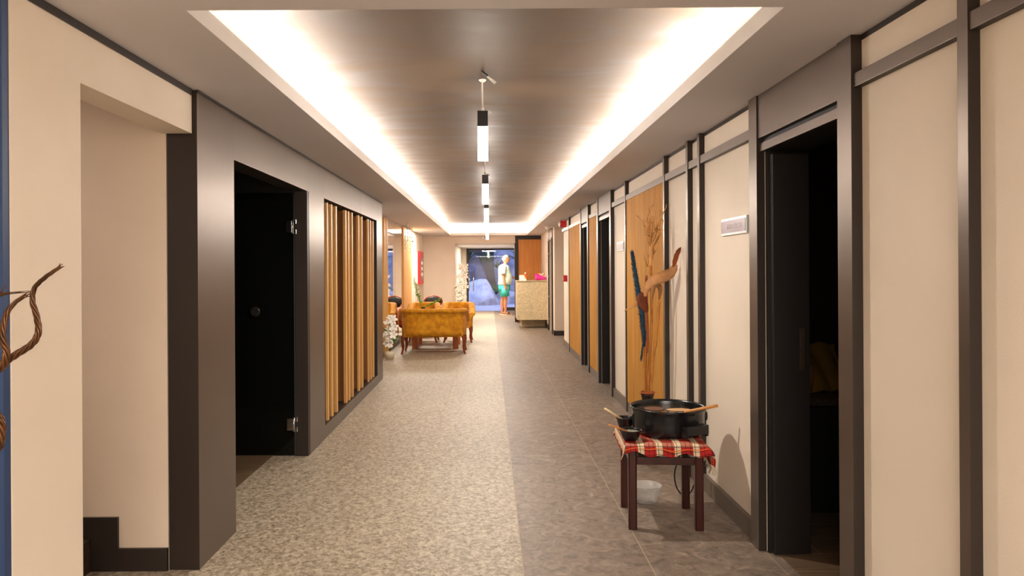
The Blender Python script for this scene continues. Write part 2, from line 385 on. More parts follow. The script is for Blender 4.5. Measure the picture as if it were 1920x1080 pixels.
# soffit
XW0, XW1 = -3.4, 3.0
c = MB()
c.box(XW0, XW1, -3.2, Y0, CZ, CZ+.06); c.box(XW0, LL, Y0, Y1, CZ, CZ+.02); c.box(LR, XW1, Y0, Y1, CZ, CZ+.02); c.box(XW0, XW1, Y1, YE+.2, CZ, CZ+.02)
c.build('ceiling', M['soffit'])['kind'] = 'structure'
c = MB(); t = .012; zt = CZ+.068
c.box(LL-t, LL+.001, Y0, Y1, CZ+.0005, zt); c.box(LR-.001, LR+t, Y0, Y1, CZ+.0005, zt); c.box(LL-t, LR+t, Y1-.001, Y1+t, CZ+.0005, zt); c.box(LL-t, LR+t, Y0-t, Y0, CZ+.001, zt)
struct('ceiling_lip', c, M['lip'])
c = MB(); c.box(RL-.1, RR+.1, Y0-.2, YE+.1, RZ, RZ+.08)
struct('ceiling_recess', c, M['recess'])
c = MB(); c.box(RL-.08, RL, Y0-.2, YE, CZ+.02, RZ); c.box(RR, RR+.08, Y0-.2, YE, CZ+.02, RZ); c.box(RL, RR, YE-.02, YE+.06, CZ+.02, RZ); c.box(RL, RR, Y0-.2, Y0-.12, CZ+.06, RZ)
struct('ceiling_recess_sides', c, M['lip'])

# ---- right wall
DZ = 1.995
yA, yB = 7.80, 8.62; yC, yD = 9.58, 10.22; yE_ = 12.93
c = MB(); W = XR+.2
for y0, y1 in ((-3.2, 2.69), (3.50, yA), (yB, yC), (yD, yE_)): c.box(XR, W, y0, y1, 0, CZ)
for y0, y1 in ((2.69, 3.50), (yA, yB), (yC, yD)): c.box(XR, W, y0, y1, DZ, CZ)
struct('wall_right', c, M['wall'])
c = MB(); c.box(XR-.002, XR+.01, -3.2, yE_, CZ-.022, CZ-.001); struct('trim_1', c, M['edge'])  # dark strip painted for the shade of the wall-ceiling gap
# side passage past the wall end, then the pier
c = MB(); c.box(1.353, 2.6, 14.7, 15.1, 0, CZ); c.box(1.353, 2.6, 15.1, 15.95, 2.0, CZ); c.box(1.353, 2.6, 15.95, YE+.1, 0, CZ); c.box(2.5, 2.6, 12.6, 14.7, 0, CZ); c.box(1.56, 2.6, 12.5, 12.6, 0, CZ)
struct('wall_passage', c, M['wall_warm'])
c = MB(); c.box(1.34, 2.5, 14.68, 14.70, 0, .1); c.box(1.335, 1.353, 14.68, 15.05, 0, .1); c.box(1.335, 1.353, 15.99, YE, 0, .1)
struct('baseboard_passage', c, M['darkskirt'])
dr = MB().box(1.45, 1.5, 15.1, 15.95, 0, 2.0); dd = dr.build('door_4', M['black']); dd['kind'] = 'structure'
c = MB(); c.box(1.325, 1.353, 15.05, 15.1, 0, 2.0); c.box(1.325, 1.353, 15.95, 15.99, 0, 2.0); c.box(1.325, 1.353, 15.05, 15.99, 2.0, 2.05); c.build('door_frame', M['edge'], dd)
c = MB(); c.box(1.335, 1.353, 15.05, 15.99, 2.05, CZ); c.build('header_panel', M['bronze'], dd)
c = MB()
for zz in (.25, .75, 1.2, 1.7): c.box(1.33, 1.345, 15.94, 15.955, zz, zz+.03)
c.build('hinge', M['chrome'], dd)
# posts and rails of the right wall: each a trim of its own; front face bronze, sides coloured dark for shade
def framed(name, y0, y1, z0, z1, x0=1.325, parent=None):
    mb = MB(); mb.box(x0, XR, y0, y1, z0, z1, .0012)
    bm = mb.bm; bmesh.ops.recalc_face_normals(bm, faces=bm.faces)
    for fc in bm.faces:
        fc.material_index = 0 if fc.normal.x < -.6 else 1
    o = mb.build(name, None, parent, mats=[M['bronze'], M['edge']])
    if parent is None: o['kind'] = 'structure'
    return o
tn = [1]
def trim(*a, **k): tn[0] += 1; return framed('trim_%d' % tn[0], *a, **k)
PW = .045
posts = [1.963, 4.655, 4.96, wy(1246, 1.325), wy(1173, 1.325), wy(1151, 1.325)-.02, 9.2, 12.05]
posts = [1.963, wy(1312, 1.325), wy(1290, 1.325), wy(1246, 1.325), wy(1173, 1.325), wy(1066.5, 1.325)]
for y in posts: trim(y, y+PW, 0, CZ-.002)
trim(.95, .95+PW, 0, CZ-.002)
R0, R1 = 2.05, 2.10
# door surrounds (near door then two far ones)
def surround(n, ya, yb, fw, deep, leaf):
    d = bpy.data.objects.new('door_%d' % n, None); col.objects.link(d); d.location = (1.36, (ya+yb)/2, 0); d['kind'] = 'structure'
    framed('jamb', ya-fw, ya, 0, CZ-.002, 1.32, d); framed('jamb', yb, yb+fw, 0, CZ-.002, 1.32, d)
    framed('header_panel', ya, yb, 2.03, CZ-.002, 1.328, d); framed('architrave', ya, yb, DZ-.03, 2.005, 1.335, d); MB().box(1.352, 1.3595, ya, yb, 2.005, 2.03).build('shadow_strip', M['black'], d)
    mb = MB(); mb.box(1.362, 1.362+deep, yb-.025, yb-.001, 0, DZ); mb.box(1.362, 1.362+deep, ya+.001, ya+.02, 0, DZ); mb.box(1.362, 1.362+deep, ya+.02, yb-.025, DZ-.03, DZ-.001)
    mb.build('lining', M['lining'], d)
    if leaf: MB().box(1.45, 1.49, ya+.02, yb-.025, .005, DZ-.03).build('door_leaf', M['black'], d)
    return d
d1 = surround(1, 2.69, 3.50, .105, .20, False)
mb = MB(); mb.box(1.375, 1.55, 3.44, 3.475, .005, DZ-.05, .002); mb.build('sliding_door_edge', M['lining'], d1)
mb = MB(); mb.box(1.50, 1.523, 3.434, 3.44, .90, 1.10, .001); mb.box(1.503, 1.519, 3.431, 3.436, 1.01, 1.07, .001); mb.box(1.503, 1.519, 3.431, 3.436, .93, .98, .001)
mb.build('latch_plate', mat('worn_steel', '#4a3c34', .4, .6), d1)
surround(2, yA, yB, .10, .19, True); surround(3, yC, yD, .10, .19, True)
p = [-3.2, .95, 1.963, 2.585, 3.605, posts[1], posts[2], posts[3], posts[4], 7.70, 8.72, 9.48, 10.32, posts[5], yE_]
for a_, b_ in ((-3.2, .95), (.995, 1.963), (2.008, 2.585), (3.605, posts[1]), (posts[1]+PW, posts[2]), (posts[2]+PW, posts[3]), (posts[3]+PW, posts[4]), (posts[4]+PW, 7.70), (8.72, 9.48), (10.32, posts[5]), (posts[5]+PW, yE_)):
    trim(a_, b_, R0, R1, x0=1.33)
for i, (a_, b_) in enumerate(((-3.2, 1.963), (2.008, 2.585), (3.605, posts[1]), (posts[1]+PW, posts[2]), (posts[2]+PW, posts[3]), (posts[3]+PW, posts[4]), (posts[4]+PW, 7.70), (8.72, 9.48), (10.32, posts[5]), (posts[5]+PW, yE_))):
    struct('baseboard_right' + ('_%d' % (i+1)), MB().box(1.335, XR-.0005, a_, b_, 0, .10), M['skirting'])
# ribbed oak panels
def ribbed(y0, y1, label):
    pitch = .05; n = max(2, round((y1-y0)/pitch)); poly = []
    for i in range(n):
        a_ = y0 + (y1-y0)*i/n; b_ = y0 + (y1-y0)*(i+1)/n
        poly += [(1.3575, a_+.001), (1.3575, a_+.014), (1.338, a_+.015), (1.334, a_+.022), (1.334, b_-.008), (1.338, b_-.001)]
    poly = poly + [(1.352, y1), (1.3595, y1), (1.3595, y0)]
    mb = MB(); mb.prism(poly, 'z', .101, R0-.001)
    o = mb.build('ribbed_panel', M['ribbed']); tag(o, label, 'wall panel', 'ribbed oak panels on the right wall'); return o
ribbed(posts[3]+PW, posts[4], 'wide vertically ribbed oak wall panel behind the dried stems')
ribbed(8.73, 9.47, 'narrow ribbed oak wall panel between the two far dark doors')
ribbed(10.33, posts[5], 'ribbed oak wall panel beyond the farthest door, beside the red alarm')
# near room behind door_1
def room(name, x0, x1, y0, y1, z1, m, sides):
    mb = MB(); t = .05
    if 'e' in sides: mb.box(x1, x1+t, y0, y1, 0, z1)
    if 'w' in sides: mb.box(x0-t, x0, y0, y1, 0, z1)
    if 'n' in sides: mb.box(x0, x1, y1, y1+t, 0, z1)
    if 's' in sides: mb.box(x0, x1, y0-t, y0, 0, z1)
    if 't' in sides: mb.box(x0, x1, y0, y1, z1, z1+t)
    return struct(name, mb, m)
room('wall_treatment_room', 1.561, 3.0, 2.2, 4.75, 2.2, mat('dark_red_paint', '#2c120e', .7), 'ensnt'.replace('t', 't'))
mb = MB(); mb.box(1.40, 3.0, 2.2, 4.7, .001, .006); struct('floor_treatment_room', mb, M['plank'])
mb = MB(); mb.box(1.575, 2.85, 3.92, 4.7, .63, .67, .003); o = mb.build('vanity_counter', M['granite']); tag(o, 'dark speckled stone counter inside the dark room at right', 'counter')
mb = MB(); mb.box(1.66, 2.8, 4.02, 4.68, .006, .63); o = mb.build('vanity_cabinet', M['black']); tag(o, 'black cabinet carrying the speckled counter in the dark room', 'cabinet')
mb = MB(); mb.lathe([(0, 0), (.09, 0), (.13, .02), (.14, .08), (.14, .17), (.13, .17), (.125, .06), (0, .04)], (1.73, 4.13, .671)); o = mb.build('wash_basin', M['basin']); tag(o, 'round pinkish wash basin standing on the speckled counter', 'basin')
# towel: draped cloth
mb = MB(); g = []
for i in range(21):
    row = []
    for j in range(13):
        u, v_ = i/20, j/12; x = 1.80+.30*u+.015*math.sin(9*u+3*v_); y = 4.34-.22*v_**1.5+.02*math.sin(14*u)*v_; z = .674+.27*(1-v_)**.6*(1-.08*u)+.008*math.sin(20*u)
        row.append(mb.bm.verts.new((x, y, z)))
    g.append(row)
for i in range(20):
    for j in range(12): mb.face([g[i][j], g[i+1][j], g[i+1][j+1], g[i][j+1]]).smooth = True
o = mb.build('hand_towel', M['towel']); md = o.modifiers.new('solid', 'SOLIDIFY'); md.thickness = .012; tag(o, 'mustard towel heaped behind the basin in the dark room', 'towel')

# ---- left wall near part with stair opening
yw = 2.055
c = MB(); c.box(-1.52, -1.382, yw, 2.41, 0, CZ); c.box(-1.52, -1.382, 2.41, 3.315, 2.037, CZ)
struct('wall_left', c, M['wall'])
c = MB(); c.box(-3.4, -1.385, yw-.03, yw-.001, 0, CZ); struct('wall_blue', c, M['blue'])
c = MB(); c.box(-1.386, -1.378, yw, 3.31, CZ-.03, CZ-.001); tn[0] += 1; struct('trim_%d' % tn[0], c, M['edge'])  # dark strip stands in for the shadow gap under the soffit
c = MB(); c.box(-3.2, -1.505, 3.32, 3.42, 0, 2.85); c.box(-3.3, -3.2, yw, 3.42, 0, 2.85); c.box(-3.2, -1.52, yw, yw+.05, 0, 2.85); c.box(-3.3, -1.52, yw, 3.42, 2.85, 2.9); c.box(-1.52, -1.45, yw, 3.42, CZ+.07, 2.85)
struct('wall_stair', c, M['wall_warm'])
c = MB(); c.box(-1.735, -1.505, 3.305, 3.32, 0, .105); c.box(-2.1, -1.735, 3.305, 3.32, 0, .25); c.box(-2.4, -2.1, 3.305, 3.32, 0, .42)
struct('baseboard_stair', c, M['darkskirt'])
st = thing('staircase', (-2.3, 2.7, 0), 'dark speckled stone stairs rising left in the wall opening', 'stairs')
for k in range(4):
    MB().box(-1.86-.3*k-.3, -1.86-.3*k, 2.2, 3.30, 0, .155*(k+1), .004).build('step', M['granite'], st)
# left bronze cladding
YP = 3.32
def clad(name, y0, y1, z0, z1, x0=-1.50, parent=None):
    mb = MB(); mb.box(x0, XL, y0, y1, z0, z1, .001); bm = mb.bm; bmesh.ops.recalc_face_normals(bm, faces=bm.faces)
    for fc in bm.faces: fc.material_index = 0 if fc.normal.x > .6 else 1  # faces turned from the corridor are coloured dark for shade
    o = mb.build(name, None, parent, mats=[M['bronze'], M['edge']]); 
    if parent is None: o['kind'] = 'structure'
    return o
def ltrim(*a, **k): tn[0] += 1; return clad('trim_%d' % tn[0], *a, **k)
ltrim(YP, 3.80, 0, CZ-.004)
HZ = 1.988
ltrim(3.80, 5.38, HZ, CZ-.004)
ltrim(5.38, 5.87, 0, CZ-.004)
ltrim(5.87, 7.55, HZ, CZ-.004); ltrim(7.553, 8.62, HZ, CZ-.004)
ltrim(8.62, 9.06, 0, CZ-.004, x0=-1.72)
ltrim(5.87, 7.20, 0, .11); ltrim(7.203, 8.62, 0, .11)
c = MB(); c.box(-1.363, -1.355, YP, 9.06, CZ-.014, CZ-.002); tn[0] += 1; struct('trim_%d' % tn[0], c, M['edge'])
c = MB(); c.box(-1.75, -1.70, 5.43, 9.06, 0, CZ); c.box(-1.75, -1.5, 5.385, 5.43, 0, CZ); struct('wall_slat_niche', c, M['slatback'])
# dark room at left opening
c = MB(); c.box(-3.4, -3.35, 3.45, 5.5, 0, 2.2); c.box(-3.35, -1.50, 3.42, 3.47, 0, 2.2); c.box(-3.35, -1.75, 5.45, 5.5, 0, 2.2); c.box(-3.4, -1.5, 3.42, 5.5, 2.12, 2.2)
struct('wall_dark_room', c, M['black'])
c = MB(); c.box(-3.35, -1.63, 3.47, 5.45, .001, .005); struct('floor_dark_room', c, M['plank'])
dr = thing('glass_door', (-2.2, 5.36, 0), None, None); del_ = None
dr.name = 'door_5'; dr['kind'] = 'structure'
MB().box(-3.0, -1.47, 5.34, 5.352, .006, 1.97).build('glass_leaf', M['darkglass'], dr)
MB().box(-3.0, -1.456, 5.335, 5.38, 1.975, 2.115).build('transom', M['black'], dr)
MB().box(-1.455, -1.362, 5.33, 5.379, 0, HZ-.001).build('jamb', M['edge'], dr)
MB().box(-1.4665, -1.4585, 5.335, 5.35, .006, 1.97).build('glass_edge_strip', mat('dull_glass_edge', '#3a4248', .3), dr)
for zz in (1.72, .24):
    mb = MB(); mb.box(-1.52, -1.475, 5.322, 5.34, zz-.045, zz+.045, .003); mb.box(-1.475, -1.44, 5.318, 5.33, zz-.055, zz-.02, .003); mb.box(-1.475, -1.44, 5.318, 5.33, zz+.02, zz+.055, .003); mb.tube([(-1.468, 5.318, zz-.05), (-1.468, 5.318, zz+.05)], .008)
    mb.build('hinge', M['chrome'], dr)
t_ = bmesh.new(); mb = MB(); mb.lathe([(0, 0), (.03, 0), (.038, .008), (.036, .02), (.028, .022), (0, .012)], (0, 0, 0), 24)
for v in mb.bm.verts: v.co = Vector((v.co.x-1.755, 5.34-v.co.z, v.co.y+1.085))
mb.build('round_pull', mat('smoked_pull', '#26241f', .35, .2), dr)
# slats
sg = thing('slat_screen', (-1.43, 7.2, 0), 'screen of golden oak vertical slats set in the bronze framed opening', 'slat screen')
groups = [[(609.5, 614), (617.5, 622), (625, 630.5)], [(643.5, 648.5), (650.3, 654), (656, 660.5)], [(669, 672.8), (674.7, 679)], [(688, 690.8), (692.7, 695.2), (697, 700)]]
for gi, gr in enumerate(groups):
    for (a_, b_) in gr:
        X0 = -1.405; Y = wy(b_, X0+.028, 560); X1 = pt(a_, 560, Y).x
        mb = MB(); mb.box(X1, X0+.028, Y, Y+.05, .112, HZ-.02, .001); mb.build('slat', M['slat'], sg)
for (a_, b_) in ((631.5, 643.5), (661, 669), (679.5, 688)):
    Y = wy(b_, -1.42, 560)+.02; X1 = pt(a_, 560, Y).x
    MB().box(X1-.05, -1.42, Y, Y+.03, .112, HZ-.02, .001).build('deep_board', M['board'], sg)
c = MB(); c.box(-1.70, -1.505, 5.9, 8.6, 0, .105); tn[0] += 1; struct('trim_%d' % tn[0], c, M['bronze'])
# ---- lounge left wall
c = MB(); c.box(-1.80, -1.70, 9.06, 15.75, 0, CZ); c.box(-1.80, -1.70, 16.25, YE, 0, CZ); c.box(-1.80, -1.70, 15.75, 16.25, 2.03, CZ)
struct('wall_lounge', c, M['wall_warm'])
MBd = MB().box(-1.79, -1.76, 15.75, 16.25, 0, 2.03); d6 = MBd.build('door_6', M['black']); d6['kind'] = 'structure'
struct('baseboard_lounge', MB().box(-1.70, -1.68, 9.06, 13.85, 0, .09), M['skirting'])
mm = thing('wall_mirror', (-1.69, 11.5, .1), 'tall mirror panels on the lounge wall reflecting the chairs', 'mirror')
for (a_, b_) in ((9.2, 11.2), (11.21, 12.75), (12.76, 13.86)): MB().box(-1.70, -1.688, a_, b_, .10, CZ-.01).build('mirror_panel', M['mirror'], mm)
def ribcol(y0, y1, label):
    n = round((y1-y0)/.09); mb = MB(); mb.box(-1.699, -1.68, y0, y1, 0, CZ-.02)
    for i in range(n):
        a_ = y0+(y1-y0)*i/n; mb.box(-1.68, -1.664, a_+.012, a_+(y1-y0)/n-.012, 0, CZ-.02, .003)
    o = mb.build('wood_pilaster', M['slat']); tag(o, label, 'wall panel'); return o
ribcol(13.88, 15.3, 'broad ribbed oak panel on the lounge wall right of the mirror')
mb = MB(); 
for i in range(3): mb.box(-1.687, -1.655, 11.25+.16*i, 11.32+.16*i, 0, CZ-.02, .003)
o = mb.build('wood_pilaster', M['slat']); tag(o, 'narrow oak slat strip at the mirror edge nearest the camera', 'wall panel')
for k, (y, z0) in enumerate(((12.3, 1.75), (12.7, 1.9), (13.1, 1.7), (13.4, 1.85))):
    mb = MB(); mb.tube([(-1.45, y, CZ-.002), (-1.45, y, z0)], .004, 6)
    for q in range(5): mb.sphere((-1.45, y, z0+.07*q), .012, u=8, v=6)
    o = mb.build('crystal_pendant', M['string']); tag(o, 'thin crystal string hanging from the ceiling by the mirror', 'hanging ornament', 'crystal strings by the mirror')
# ---- end wall and vestibule
VX0 = -.885
c = MB(); c.box(-1.80, VX0, YE, YE+.1, 0, CZ); c.box(VX0, .68, YE, YE+.1, 2.045, CZ); struct('wall_end', c, M['wall_warm'])
c = MB(); c.box(VX0-.1, VX0, YE+.1, 23.34, 0, 2.1); c.box(2.2, 2.3, YE+.1, 23.34, 0, 2.1); c.box(VX0, -.74, 23.3, 23.4, 0, 2.1); c.box(1.42, 2.2, 23.3, 23.4, 0, 2.1); c.box(-.74, 1.42, 23.3, 23.4, 2.065, 2.1); c.box(.86, 2.2, YE+.145, YE+.2, 0, 2.1)
struct('wall_vestibule', c, M['wall'])
struct('ceiling_vestibule', MB().box(VX0, 2.2, YE+.1, 23.4, 2.048, 2.12), M['soffit'])
c = MB(); c.box(.665, .76, YE+.02, YE+.14, 0, CZ-.003); c.box(.76, 1.352, YE+.02, YE+.14, CZ-.10, CZ-.003)
tn[0] += 1; struct('trim_%d' % tn[0], c, M['edge'])
o = MB().box(.761, 1.352, YE+.05, YE+.13, 0, CZ-.101).build('reception_backdrop', M['deskwood']); tag(o, 'orange wood veneer panel behind the reception counter', 'wall panel')
# entrance door
d7 = bpy.data.objects.new('door_7', None); col.objects.link(d7); d7.location = (.3, 23.3, 0); d7['kind'] = 'structure'
mb = MB(); mb.box(-.735, -.67, 23.26, 23.34, 0, 2.06); mb.box(1.35, 1.415, 23.26, 23.34, 0, 2.06); mb.box(-.67, 1.35, 23.26, 23.34, 2.0, 2.06); mb.build('door_frame', M['edge'], d7)
MB().box(-.66, .37, 23.29, 23.302, .01, 1.99).build('glass_leaf', M['glass'], d7)
MB().box(.38, 1.34, 23.30, 23.312, .01, 1.99).build('glass_leaf', M['glass'], d7)
MB().box(.38, 1.34, 23.27, 23.298, .01, .12).build('bottom_rail', M['edge'], d7)
for x in (-.655, -.51):
    mb = MB(); mb.tube([(x, 23.2, .66), (x, 23.2, 1.3)], .016, 12)
    for z in (.8, 1.15): mb.tube([(x, 23.2, z), (x, 23.29, z)], .01, 8)
    mb.build('pull_handle', M['chrome'], d7)
# back of the lobby behind the camera and outer shell
c = MB(); c.box(-3.5, 3.7, -3.3, -3.2, 0, CZ); c.box(-3.5, -3.4, -3.2, yw-.03, 0, CZ); struct('wall_back', c, M['wall'])

# ================================================================== GARDEN
struct('ground_garden', MB().box(-8, 8, 23.42, 36, -.15, -.02), M['gravel'])
struct('wall_garden', MB().box(-8, 8, 33, 33.3, -.1, 6), M['outwall'])
def rock(c, s, seed, m, label, flat=.0):
    rnd = random.Random(seed); t = bmesh.new(); bmesh.ops.create_icosphere(t, subdivisions=4, radius=1)
    dirs = [(Vector((rnd.uniform(-1, 1), rnd.uniform(-1, 1), rnd.uniform(-1, 1))).normalized(), rnd.uniform(.55, .95)) for _ in range(16)]
    for v in t.verts:
        q = v.co.copy()
        for dn, lim in dirs:
            e = q.dot(dn)
            if e > lim: q -= dn*(e-lim)*.85
        v.co = q
    for f_ in t.faces: f_.smooth = False
    mb = MB(); mb.merge(t, Matrix.Translation(Vector(c)) @ Matrix.Diagonal((*s, 1)))
    o = mb.build('boulder', m); return tag(o, label, 'rock', 'garden boulders')
rock((-1.0, 31, .7), (1.25, 1.0, 1.55), 1, M['rock2'], 'big bluish rock mass left behind the glass door')
rock((.95, 31.8, 2.0), (.75, .8, 2.6), 2, M['rock'], 'tall leaning pale rock pillar outside behind the man')
rock((-.35, 27.6, .15), (.95, .6, .85), 3, M['rock'], 'low pale boulder at the left of the glass door view')
rock((.75, 28.9, .0), (.75, .5, .62), 4, M['rock'], 'low flat pale boulder just left of the man outside')
rock((1.65, 28.0, .1), (.7, .6, .85), 5, M['rock'], 'pale boulder right of the man behind the glass')
rock((-2.0, 29.5, .5), (.9, .8, 1.3), 6, M['rock2'], 'grey boulder at the far left outside the glass door')
def agave(c, r, n, label, m=None, seed=0):
    rnd = random.Random(seed); mb = MB(); c = Vector(c)
    for k in range(n):
        a_ = rnd.uniform(0, 2*PI); el = rnd.uniform(.35, 1.3); L_ = r*rnd.uniform(.7, 1.1)
        d_ = Vector((math.cos(a_)*math.cos(el), math.sin(a_)*math.cos(el), math.sin(el)))
        side = d_.cross(Vector((0, 0, 1))).normalized(); pts = []; ww = []
        for i in range(6):
            u = i/5; pts.append(c + d_*L_*u - Vector((0, 0, .25*L_*u*u))); ww.append(side*(.05*r*(1-u*.95)+.002))
        mb.ribbon(pts, ww, .002)
    o = mb.build('spiky_plant', m or M['leaf']); return tag(o, label, 'plant', 'spiky plants among the rocks')
M['darkleaf'] = mat('dark_green_leaf', '#1c4418', .5, var=.3)
agave((-.9, 30.0, 1.75), .75, 60, 'spiky dark green plant on top of the left rocks', M['darkleaf'], 1)
agave((-.1, 30.0, 1.65), .7, 60, 'spiky green plant in the middle of the rock wall', M['darkleaf'], 2)
agave((.35, 29.8, 1.4), .5, 40, 'small spiky plant beside the tall rock pillar', M['darkleaf'], 3)
agave((.25, 28.6, .45), .5, 30, 'small agave sprouting between the low boulders', M['leaf'], 4)
agave((1.3, 30.2, 1.7), .9, 70, 'spiky plant behind the head of the man outside', M['darkleaf'], 5)
agave((1.6, 28.6, .75), .4, 30, 'small spiky plant right of the man beyond the glass', M['leaf'], 6)
agave((1.4, 31.2, 3.1), .9, 60, 'dark bushy plant high on the rocks at upper right', M['darkleaf'], 7)

# ================================================================== PENDANTS
def pendant():
    r = thing('pendant_lamp', (0, 0, 0), 'x', 'pendant lamp', 'row of square tube pendant lamps')
    h = .031
    MB().box(-h, h, -h, h, .195, .287, .002).build('housing', M['lampblack'], r)
    MB().box(-h+.002, h-.002, -h+.002, h-.002, 0, .195, .002).build('diffuser', M['diffuser'], r)
    mb = MB(); mb.tube([(0, 0, .287), (.0, 0, .31)], .011, 10); mb.tube([(0, 0, .31), (-.002, 0, RZ-2.038-.004)], .0055, 8); mb.build('cord', M['cordw'], r)
    mb = MB(); mb.tube([(.02, 0, .29), (.05, -.01, .283)], [.010, .002], 6); mb.build('cord_clamp', M['cordw'], r)
    mb = MB(); mb.lathe([(0, 0), (.012, -.002), (.022, -.006), (.02, -.012), (.008, -.02), (0, -.02)], (0, 0, RZ-2.038-.001), 12)
    mb.build('ceiling_mount', M['cordw'], r)
    return r
p0 = pendant()
PL = ['pendant lamp nearest the camera, lit white tube under a black housing', 'second nearest pendant lamp, lit tube with black housing', 'third pendant lamp of the row down the corridor', 'fourth pendant lamp of the row, small in the distance', 'farthest pendant lamp, just above the entrance lintel']
for i in range(5):
    o = p0 if i == 0 else copy_tree(p0)
    o.location = (-.032, 4.2+2.86*i, 2.038); o['label'] = PL[i]
    area('pendant_light', (-.032, 4.2+2.86*i, 2.034), .058, .058, PEND_P, (1.0, .92, .82))
mb = MB(); mb.tube(spline([(-.03, 4.05, RZ-.001), (-.025, 4.0, RZ-.02), (.0, 3.98, RZ-.045)], 5), .007, 8); 
w0 = thing('loose_cable', (-.03, 4.05, RZ), 'short loose black and white cable end poking from the ceiling', 'cable')
mb.build('black_sleeve', M['rubber'], w0)
mb = MB(); mb.tube([(.0, 3.98, RZ-.045), (.045, 3.96, RZ-.085)], .0035, 6); mb.tube([(-.004, 3.98, RZ-.047), (.038, 3.96, RZ-.092)], .0035, 6); mb.build('bare_wire', M['cordw'], w0)
# ceiling gadgets
cm = thing('security_camera', (-.12, 18.35, 2.15), 'small white security camera above the entrance opening', 'camera')
MB().box(-.16, -.02, YE-.10, YE-.001, 2.165, 2.215, .01).build('housing', M['white'], cm)
mb = MB(); mb.sphere((-.09, YE-.11, 2.19), .022); mb.build('lens', M['rubber'], cm)
sd = thing('dome_camera', (1.19, 14.4, CZ), 'white dome fixture on the ceiling near the passage at right', 'ceiling fixture')
MB().lathe([(0, 0), (.06, 0), (.06, -.02), (0, -.02)], (1.19, 14.4, CZ-.001), 24).build('base', M['white'], sd)
MB().sphere((1.19, 14.4, CZ-.035), .045).build('dome', M['white'], sd)
sd2 = thing('dome_sensor', (1.0, 15.8, CZ), 'x', 'ceiling fixture'); bpy.data.objects.remove(sd2)
al = thing('fire_alarm', (1.33, 12.5, 1.95), 'red fire alarm sounder with white light high on the right wall', 'fire alarm')
ya_ = 12.45
MB().box(1.25, 1.359, ya_, ya_+.13, 2.115, 2.225, .006).build('body', M['red'], al)
mb = MB(); mb.sphere((1.245, ya_+.03, 2.17), .04, (.6, 1, 1)); mb.build('strobe_light', M['white'], al)
cp = thing('fire_call_point', (1.34, 12.6, 1.2), 'red square fire call point below the alarm on the right wall', 'fire call point')
MB().box(1.29, 1.359, 12.35, 12.42, 1.16, 1.27, .004).build('body', M['red'], cp)
MB().box(1.285, 1.291, 12.365, 12.405, 1.185, 1.24, .001).build('press_plate', M['white'], cp)
sw = thing('light_switch', (1.34, 16.3, 1.6), 'small white switch plate with grey buttons on the pier wall', 'light switch')
MB().box(1.342, 1.3525, 16.3, 16.5, 1.50, 1.62, .002).build('plate', M['white'], sw)
for z in (1.515, 1.57): MB().box(1.338, 1.3435, 16.34, 16.46, z, z+.035).build('button', M['skirting'], sw)

# signs
def sign(ya, yb, z0, z1, label, text):
    s_ = thing('room_sign', (1.35, (ya+yb)/2, z0), label, 'sign', 'room signs on the right wall')
    MB().box(1.348, 1.3595, ya, yb, z0, z1, .001).build('frame', M['signframe'], s_)
    MB().box(1.346, 1.3485, ya+.014, yb, z0+.013, z1-.013).build('face', M['signface'], s_)
    if text:
        cu = bpy.data.curves.new('lettering', 'FONT'); cu.body = text; cu.size = .038; cu.extrude = .0008; cu.align_x = 'CENTER'; cu.align_y = 'CENTER'
        to = bpy.data.objects.new('lettering', cu); col.objects.link(to); bpy.context.view_layer.update()
        me = bpy.data.meshes.new_from_object(to.evaluated_get(bpy.context.evaluated_depsgraph_get())); bpy.data.objects.remove(to)
        xs = [v.co.x for v in me.vertices]; k = .22/(max(xs)-min(xs))
        yc = (ya+yb)/2-.012; zc = (z0+z1)/2-.001
        lo = rootloc(s_)
        for v in me.vertices:
            x, y, z = v.co; v.co = Vector((1.3455-z, yc - x*k, zc + y)) - lo
        me.materials.append(M['signtext']); to = bpy.data.objects.new('lettering', me); col.objects.link(to); to.parent = s_
sign(3.72, 4.12, 1.578, 1.672, 'silver framed mauve sign reading MASSAGE 4 on the near right wall', 'MASSAGE 4')
sign(7.12, 7.5, 1.57, 1.665, 'small distant mauve room sign beside the farther dark doorway', None)
# notice boards on the lounge wall
fb = thing('fire_cabinet', (-1.65, 17.3, 1.05), 'tall red cabinet with a dark window on the far left wall', 'fire cabinet')
MB().box(-1.699, -1.65, 16.95, 17.95, 1.02, 1.82, .006).build('body', M['red'], fb)
MB().box(-1.651, -1.644, 17.15, 17.78, 1.15, 1.66).build('window', mat('dull_red_window', '#5c2a26', .2), fb)
for k in range(3): MB().box(-1.645, -1.641, 17.25, 17.65, 1.22+.14*k, 1.30+.14*k).build('notice_strip', M['paper'], fb)
nb = MB().box(-1.699, -1.688, 16.45, 16.85, 1.05, 1.78, .002).build('notice_board', M['paper']); tag(nb, 'pale notice sheet on the wall left of the red cabinet', 'notice')

